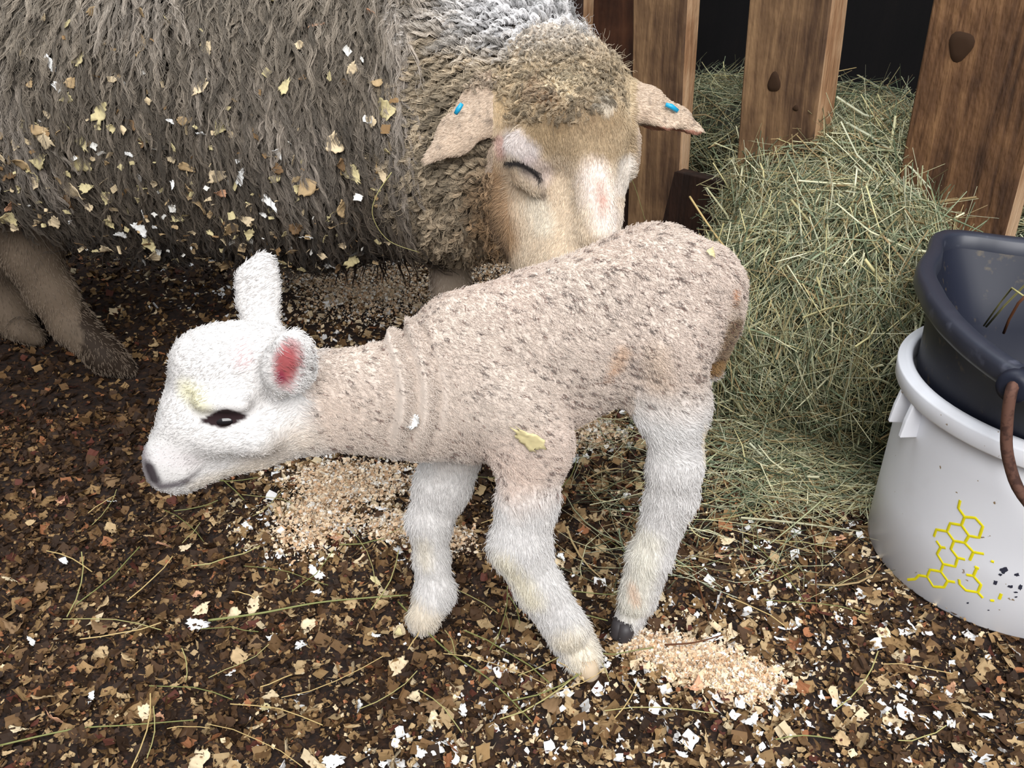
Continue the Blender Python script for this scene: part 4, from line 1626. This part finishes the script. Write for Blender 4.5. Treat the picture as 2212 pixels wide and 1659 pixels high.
def ewe_head_col(p):
    n_ = len(p)
    q = p * [1, .35, 1]
    c = np.ones((n_, 3)) * lin((224, 206, 182)) * (1 + .09 * fbm(p, 60, 21)[:, None])
    x, y = px_of(p)
    def S(pts, r, s, rgb, st):
        nonlocal c
        d = np.full(n_, 1e9)
        for (x0, y0), (x1, y1) in zip(pts[:-1], pts[1:]):
            vx, vy = x1 - x0, y1 - y0
            t_ = np.clip(((x - x0) * vx + (y - y0) * vy) / max(vx * vx + vy * vy, 1e-6), 0, 1)
            d = np.minimum(d, np.hypot(x - x0 - t_ * vx, y - y0 - t_ * vy))
        wob = 1 + .35 * noise(p, 45, int(r) + 3)
        m_ = np.clip((r * wob + s - d) / s, 0, 1)[:, None] * st * (p[:, 1:2] < 1.30)
        c = c * (1 - m_) + lin(rgb) * m_
    S([(1080, 190), (1200, 165), (1320, 190)], 44, 40, (178, 158, 126), .85)
    S([(1110, 240), (1170, 250)], 40, 40, (196, 170, 132), .7)
    S([(1190, 285), (1250, 290), (1330, 290)], 38, 36, (170, 146, 112), .8)
    S([(1220, 245), (1300, 255)], 26, 30, (146, 122, 92), .6)
    S([(1160, 195), (1185, 205)], 14, 18, (140, 104, 74), .8)
    S([(1210, 180), (1225, 188)], 14, 18, (238, 220, 186), .9)
    S([(1300, 222), (1312, 230)], 10, 12, (226, 218, 204), .6)
    S([(1110, 305), (1135, 325)], 20, 20, (204, 196, 196), .8)
    S([(1150, 360), (1170, 375)], 16, 18, (188, 172, 168), .7)
    S([(1080, 300), (1082, 330)], 6, 10, (206, 168, 158), .8)
    S([(1355, 350), (1345, 400)], 12, 14, (228, 222, 216), .7)
    S([(1285, 380), (1310, 470)], 22, 30, (238, 226, 218), .85)
    S([(1297, 395), (1304, 450)], 7, 9, (214, 182, 168), .6)
    S([(1302, 428), (1304, 432)], 5, 5, (212, 158, 142), .5)
    S([(1160, 440), (1175, 480)], 14, 24, (238, 230, 214), .7)
    S([(1060, 380), (1075, 520)], 26, 34, (158, 118, 74), .75)
    S([(1040, 440), (1075, 560)], 18, 30, (112, 88, 62), .6)
    S([(1170, 392), (1176, 425)], 3, 8, (150, 134, 122), .5)
    S([(1096, 349), (1120, 353), (1140, 362), (1156, 374), (1168, 390)], 5.0, 4, (34, 28, 28), 1)
    # speckled ears
    ear = ((x < 1066) & (y < 372)) | (x > 1372)
    spk = np.clip(noise(p, 190, 5) * 2.2 - .9, 0, 1)[:, None] * ear[:, None]
    c = np.where(ear[:, None], lin((198, 178, 158)) * (1 + .10 * noise(p, 50, 8)[:, None]), c)
    c = c * (1 - spk * .6) + lin((84, 70, 62)) * spk * .6
    under = ((x > 1385) & (y > 268 + (x - 1385) * .12) & (y < 296))[:, None]
    c = np.where(under, lin((168, 122, 104)), c)
    dap = np.clip(noise(p, 120, 15) * 1.8 - .5, 0, 1) * np.clip(1.2 - np.hypot((x - 1270) / 110, (y - 240) / 90), 0, 1)
    c = c * (1 - .5 * dap[:, None]) + lin((110, 84, 58)) * .5 * dap[:, None]
    return c


def ewe_body_col(p):
    x, y = px_of(p)
    legs = np.clip((.235 + .10 * (p[:, 0] < -.4) - p[:, 2]) / .02, 0, 1)[:, None] * np.where(p[:, :1] < -.4, (x[:, None] < 175), 1)
    c = np.ones((len(p), 3)) * lin((50, 40, 32))
    lg = np.where(p[:, :1] > -.4, lin((160, 144, 128)), lin((104, 90, 76))) * (1 + .22 * fbm(p, 30, 14)[:, None])
    return c * (1 - legs) + lg * legs


nb = len(EV)
ewe = fast_mesh('ewe', np.vstack([EV, HV]), np.vstack([EQ, HQ + nb]), M_skin, np.vstack([ewe_body_col(EV), ewe_head_col(HV)]))
tag(ewe, 'grown ewe with shaggy grey-brown fleece, eyes closed, lowering her head behind the lamb', 'sheep')

# ear tags
M_tag = mat_plain('blue_tag', (30, 160, 205), .35, .5)
for (pts, D_) in ((((984, 246), (990, 236), (998, 224)), 1.135), (((1438, 226), (1450, 230), (1464, 240)), 1.185)):
    w_ = np.array([P(a, b_, D_) for a, b_ in pts])
    q = MB().tube(w_, [.0028, .0036, .0028], 8)
    o = q.build('ear_tag', M_tag, ewe)
    o['label'] = 'blue plastic ear tag'

# eyelashes of the closed eye
mbk = MB()
for i in range(34):
    t_ = i / 33
    x0 = 1095 + 74 * t_
    y0 = 350 + 8 * t_ + 30 * max(0, t_ - .35) ** 1.3
    a = P(x0, y0, 1.088 - .012 * t_)
    mbk.tube([a, a + [-.002 + .002 * t_, -.004, -.003], a + [-.005 + .004 * t_, -.006, -.008]], [.0005, .0004, .0001], 4, cap=False)
o = mbk.build('eyelashes', mat_plain('lash', (24, 20, 20), .6, .3), ewe)


def locks(name, V_, Q_, N_, nh, nl, dens, down, Lr, lift, amp, waves, colf, clump=.75, k=11, rad=(.00032, .00010), seed=1, coil=False, outw=.012):
    """wool: hairs gathered round the centre line of the nearest lock"""
    lp, ln = surf_sample(V_, Q_, N_, nl, dens)
    hp, hn = surf_sample(V_, Q_, N_, nh, dens)
    kd = kdtree.KDTree(nl)
    for i, q in enumerate(lp):
        kd.insert(q, i)
    kd.balance()
    own = np.array([kd.find(q)[1] for q in hp])
    t = np.linspace(0, 1, k)
    d = down(lp, ln)
    tg = tangent(d + .22 * rng.normal(size=(nl, 3)), ln)
    LL = (Lr[0] + (Lr[1] - Lr[0]) * rng.random(nl)) * (1 + (.45 if not coil else -.5) * np.clip((.34 - lp[:, 2]) / .06, 0, 1))
    s1 = nrm(np.cross(tg, ln))
    ph = rng.random((nl, 1)) * 6.28
    wn = waves * (.7 + .6 * rng.random((nl, 1)))
    am = amp * (.5 + rng.random((nl, 1)))
    up = lift * (.4 + .9 * rng.random((nl, 1)))
    gc = lp[:, None] + tg[:, None] * (LL[:, None] * t)[:, :, None] + ln[:, None] * (up * np.sin(np.minimum(t * 2.2, 1.5)))[:, :, None]
    gc = gc + s1[:, None] * (am * np.sin(ph + wn * t * 6.28) * np.minimum(t * 3, 1))[:, :, None]
    gc = gc + ln[:, None] * ((am if coil else am * .5) * np.cos(ph + wn * t * 6.28 * (1 if coil else 1.3)) * np.minimum(t * 3, 1))[:, :, None]
    G = gc[own]
    off = hp - lp[own]
    cl = 1 - clump * np.minimum(t * 1.6, 1)
    pts = G + off[:, None] * cl[None, :, None]
    # hair's own waviness
    a2 = rng.random((nh, 1)) * 6.28
    sd = nrm(rng.normal(size=(nh, 3)))
    pts = pts + sd[:, None] * (amp * .45 * np.sin(a2 + t * 6.28 * waves * 1.1) * t)[:, :, None]
    stray = (rng.random(nh) < .05)
    pts[stray] += (sd[stray, None] + hn[stray, None] * .6) * (outw * t ** 1.5)[None, :, None]
    trim = .75 + .25 * rng.random((nh, 1, 1))
    pts = pts[:, :1] + (pts - pts[:, :1]) * trim
    pts[:, :, 2] = np.maximum(pts[:, :, 2], .004)
    lc = colf(lp)
    lb = (.42 + .95 * rng.random((nl, 1)))
    col = (lc * lb)[own] * (.8 + .4 * rng.random((nh, 1)))
    return pts, col


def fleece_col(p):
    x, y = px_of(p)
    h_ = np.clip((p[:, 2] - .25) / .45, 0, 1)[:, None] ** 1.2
    c = lin((62, 50, 39)) * (1 - h_) + lin((148, 137, 123)) * h_  # wool darkens downward: some dirt, mostly flank shade put into the colour
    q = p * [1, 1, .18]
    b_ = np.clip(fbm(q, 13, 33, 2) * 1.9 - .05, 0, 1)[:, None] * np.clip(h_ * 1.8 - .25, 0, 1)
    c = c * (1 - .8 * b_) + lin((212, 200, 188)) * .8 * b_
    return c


def collar_col(p):
    x, y = px_of(p)
    c = lin((182, 166, 142)) * (1 + .22 * fbm(p, 22, 37)[:, None])
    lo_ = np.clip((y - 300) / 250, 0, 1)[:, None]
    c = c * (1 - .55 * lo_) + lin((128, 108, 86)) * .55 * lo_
    rust = np.clip(1.4 - np.hypot((x - 1075) / 55, (y - 455) / 90), 0, 1)[:, None]
    c = c * (1 - .6 * rust) + lin((160, 118, 72)) * .6 * rust
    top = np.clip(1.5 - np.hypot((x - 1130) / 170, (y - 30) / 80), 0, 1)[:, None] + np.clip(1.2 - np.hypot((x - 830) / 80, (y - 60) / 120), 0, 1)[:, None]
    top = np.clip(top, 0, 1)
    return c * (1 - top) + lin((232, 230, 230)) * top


def front(c, nn):
    v = np.array([0, 0, CAM_H]) - c
    return (nn * nrm(v)).sum(1)


def dens_body(c, nn):
    x, y = px_of(c)
    w_ = (c[:, 2] > .235) * (x < 885 + 20 * noise(c, 20, 5))
    return w_ * np.where(front(c, nn) > -.35, 1.0, .12) * np.where(x < -120, .25, 1) * np.where((x < 175) & (y > 420 + x * .3), .0, 1)


def dens_collar(c, nn):
    x, y = px_of(c)
    w_ = (c[:, 2] > .22) * (x > 850 + 20 * noise(c, 20, 5))
    return w_ * np.where(front(c, nn) > -.4, 1.0, .1)


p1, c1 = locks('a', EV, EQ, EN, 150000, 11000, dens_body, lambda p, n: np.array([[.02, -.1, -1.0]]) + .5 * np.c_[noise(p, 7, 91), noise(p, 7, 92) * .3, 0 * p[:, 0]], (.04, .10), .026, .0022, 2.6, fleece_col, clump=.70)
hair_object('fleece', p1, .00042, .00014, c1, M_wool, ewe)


def swirl(p, n):
    x, y = px_of(p)
    d = np.stack([-.8 + 1.2 * noise(p, 11, 81), -.3 + .5 * noise(p, 11, 82), -.35 + 1.2 * noise(p, 11, 83)], 1)
    low = np.clip((y - 380) / 120, 0, 1)[:, None]
    return d * (1 - low) + np.array([-.15, -.1, -1.0]) * low + .4 * rng.normal(size=p.shape) * low


p2, c2 = locks('b', EV, EQ, EN, 95000, 5200, dens_collar, swirl, (.022, .048), .020, .0030, 2.4, collar_col, clump=.80, coil=True, k=13)
hair_object('neck_wool', p2, .00042, .00014, c2, M_wool, ewe)


# woolly crown and jaw around the face
def dens_crown(c, nn):
    x, y = px_of(c)
    earl = (x < 1066) & (y < 372) & (y > 195)
    top = np.clip((262 + 34 * noise(c, 30, 6) - y) / 60, 0, 1) * (x < 1350) * (x > 1085) + np.clip((225 - y) / 25, 0, 1) * (x <= 1085)
    jaw = np.clip((1068 + 14 * noise(c, 30, 7) - x) / 18, 0, 1) * (y > 372)
    return np.maximum(top, jaw) * ~earl * (front(c, nn) > -.4)


p3, c3 = locks('c', HV, HQ, HN, 22000, 1800, dens_crown, lambda p, n: np.stack([noise(p, 30, 51), -.2 + 0 * p[:, 0], noise(p, 30, 53) - .15], 1), (.007, .018), .008, .0015, 1.5, lambda p: collar_col(p) * .45 + ewe_head_col(p) * .5, clump=.7, coil=True, k=9)
hair_object('crown_wool', p3, .00034, .00012, c3, M_wool, ewe)


def dens_face(c, nn):
    x, y = px_of(c)
    slit = np.zeros(len(c), bool)
    for (x0, y0, x1, y1) in ((1098, 350, 1135, 360), (1135, 360, 1170, 390)):
        vx, vy = x1 - x0, y1 - y0
        t_ = np.clip(((x - x0) * vx + (y - y0) * vy) / (vx * vx + vy * vy), 0, 1)
        slit |= np.hypot(x - x0 - t_ * vx, y - y0 - t_ * vy) < 4.5
    under = (x > 1385) & (y > 268 + (x - 1385) * .12) & (y < 296)
    return np.where(slit, 0, np.where(under, .15, 1.0)) * (front(c, nn) > -.3)


n = 70000
hp_, hn = surf_sample(HV, HQ, HN, n, dens_face)
x, y = px_of(hp_)
# hair runs down the face from the brow, along the ears to their tips
fl = np.zeros((n, 3)) + [-.15, -.3, -1.0]
fl = np.where(((x < 1100) & (y > 372))[:, None], np.array([-.7, .1, -.6]), fl)
fl = np.where(((x < 1066) & (y < 372))[:, None], np.array([-.8, -.1, -.6]), fl)
fl = np.where((x > 1360)[:, None], np.array([.9, -.1, -.35]), fl)
fl = fl + .3 * np.stack([noise(hp_, 35, 41), noise(hp_, 35, 42), noise(hp_, 35, 43)], 1)
dr = nrm(tangent(fl, hn) + hn * .35 + .18 * rng.normal(size=(n, 3)))
Lh = .008 * (.6 + .6 * rng.random(n))
Lh = np.where((y > 400) & (x < 1150), Lh * 1.6, Lh)
Lh = np.where((x < 1066) & (y < 372) | (x > 1372), .0045, Lh)
Lh = np.where(np.hypot(x - 1135, y - 360) < 34, .0045, Lh)
t = np.linspace(0, 1, 5)
pts = hp_[:, None] + dr[:, None] * (Lh[:, None] * t)[:, :, None] - hn[:, None] * (Lh[:, None] * t ** 2 * .2)[:, :, None]
hair_object('face_hair', pts, .00042, .00014, ewe_head_col(hp_) * (.82 + .34 * rng.random((n, 1))), M_fur, ewe)

# legs
def dens_leg(c, nn):
    x, y = px_of(c)
    return (c[:, 2] < .26) * 1.0 + ((c[:, 2] >= .26) & (c[:, 2] < .40) & (x < 175) & (y > 420 + x * .3))
n = 22000
hp_, hn = surf_sample(EV, EQ, EN, n, dens_leg)
dr = nrm(tangent(np.array([[.1, 0, -1.0]]) + 0 * hp_, hn) + hn * .4 + .2 * rng.normal(size=(n, 3)))
Lh = .008 * (.6 + .6 * rng.random(n))
pts = hp_[:, None] + dr[:, None] * (Lh[:, None] * t)[:, :, None]
pts[:, :, 2] = np.maximum(pts[:, :, 2], .001)
lc = np.where(hp_[:, :1] > -.4, lin((186, 170, 154)), lin((116, 101, 86))) * (1 + .25 * fbm(hp_, 30, 14)[:, None]) * (.8 + .35 * rng.random((n, 1)))
hair_object('leg_hair', pts, .0005, .0002, lc, M_fur, ewe)

# dark wool ends hanging under the chest
mbk = MB()
for i in range(46):
    px = 690 + 210 * random.random()
    a = P(px, 548 + 12 * random.random(), 1.36 + .06 * random.random())
    tt_ = np.linspace(0, 1, 9)
    ph = random.random() * 6
    Ls = .018 + .035 * random.random()
    pt = np.stack([a[0] + .004 * np.sin(ph + tt_ * 7), a[1] + .003 * np.cos(ph + tt_ * 7), a[2] + .02 - Ls * 1.4 * tt_], 1)
    mbk.tube(pt, .0022 * (1 - .75 * tt_), 5, cap=False)
mbk.build('dirty_wool_ends', mat_plain('dirty_wool', (38, 28, 22), .8, .2), ewe)['label'] = 'dark dirty curls of wool hanging under the chest'

# shavings caught in the fleece
cp, cn_ = surf_sample(EV, EQ, EN, 9000, lambda c, nn: (c[:, 2] > .24) * (front(c, nn) > .1))
x, y = px_of(cp)
used, cnt = [], 0
for i in range(len(cp)):
    if cnt >= 165:
        break
    if not (-30 < x[i] < 860 and -30 < y[i] < 600):
        continue
    wgt = .14 + .86 * np.clip((y[i] - 100) / 260, 0, 1)
    if x[i] < 200:
        wgt = min(1, wgt + .35)
    if x[i] > 740:
        wgt *= .35
    if x[i] < 175 and y[i] > 440:
        continue
    if y[i] > 480:
        wgt *= .5
    if random.random() > wgt:
        continue
    if any((x[i] - a_) ** 2 + (y[i] - b_) ** 2 < 19 ** 2 for a_, b_ in used):
        continue
    used.append((x[i], y[i]))
    cn = random.choices(['white', 'cream', 'tan', 'brown', 'orange', 'yellowish'], [.14, .28, .22, .06, .03, .27])[0]
    s = .011 + .018 * random.random() ** 1.8
    nn_ = cn_[i] + np.array([random.gauss(0, .35), 0, random.gauss(0, .35)])
    put_shaving(cn, cp[i] + cn_[i] * random.uniform(.024, .034) + np.array([0, 0, -.012]), s, nn_, cn + ' wood shaving caught in the ewe\'s shaggy flank', cn + ' shavings in the fleece')
    cnt += 1
put_shaving('orange', P(683, 48, 1.235), .026, (0, -1, .2), 'largest peach shaving on the ewe\'s light upper shoulder wool', None)

# the small crumbs of wood between them
cp, cn_ = surf_sample(EV, EQ, EN, 2600, lambda c, nn: (c[:, 2] > .25) * (front(c, nn) > .1))
x, y = px_of(cp)
ok = (x < 880) & (rng.random(len(x)) < (.10 + .5 * np.clip((y - 60) / 300, 0, 1)) * np.where(x > 700, .4, 1)) & ~((x < 175) & (y > 440))
cp, cn_ = cp[ok], cn_[ok]
k = len(cp)
mbk = MB()
pal = np.array([lin(c_) for c_ in [(208, 194, 148), (228, 206, 168), (182, 156, 118), (236, 234, 228), (150, 120, 84)]])
R_ = rotmats(k, .5)
# stand them up against the fleece
up_ = np.array([[1, 0, 0], [0, 0, 1], [0, -1, 0]], float)
flakes(mbk, cp + cn_ * (.02 + .016 * rng.random((k, 1))) + [0, 0, -.01], .004 + .009 * rng.random(k) ** 1.5, R_ @ up_, pal[rng.integers(0, 5, k)])
o = mbk.build('wood_crumbs', M_flake, smooth=False)
tag(o, 'small crumbs of wood shaving strewn through the ewe\'s fleece', 'shavings', kind='stuff')
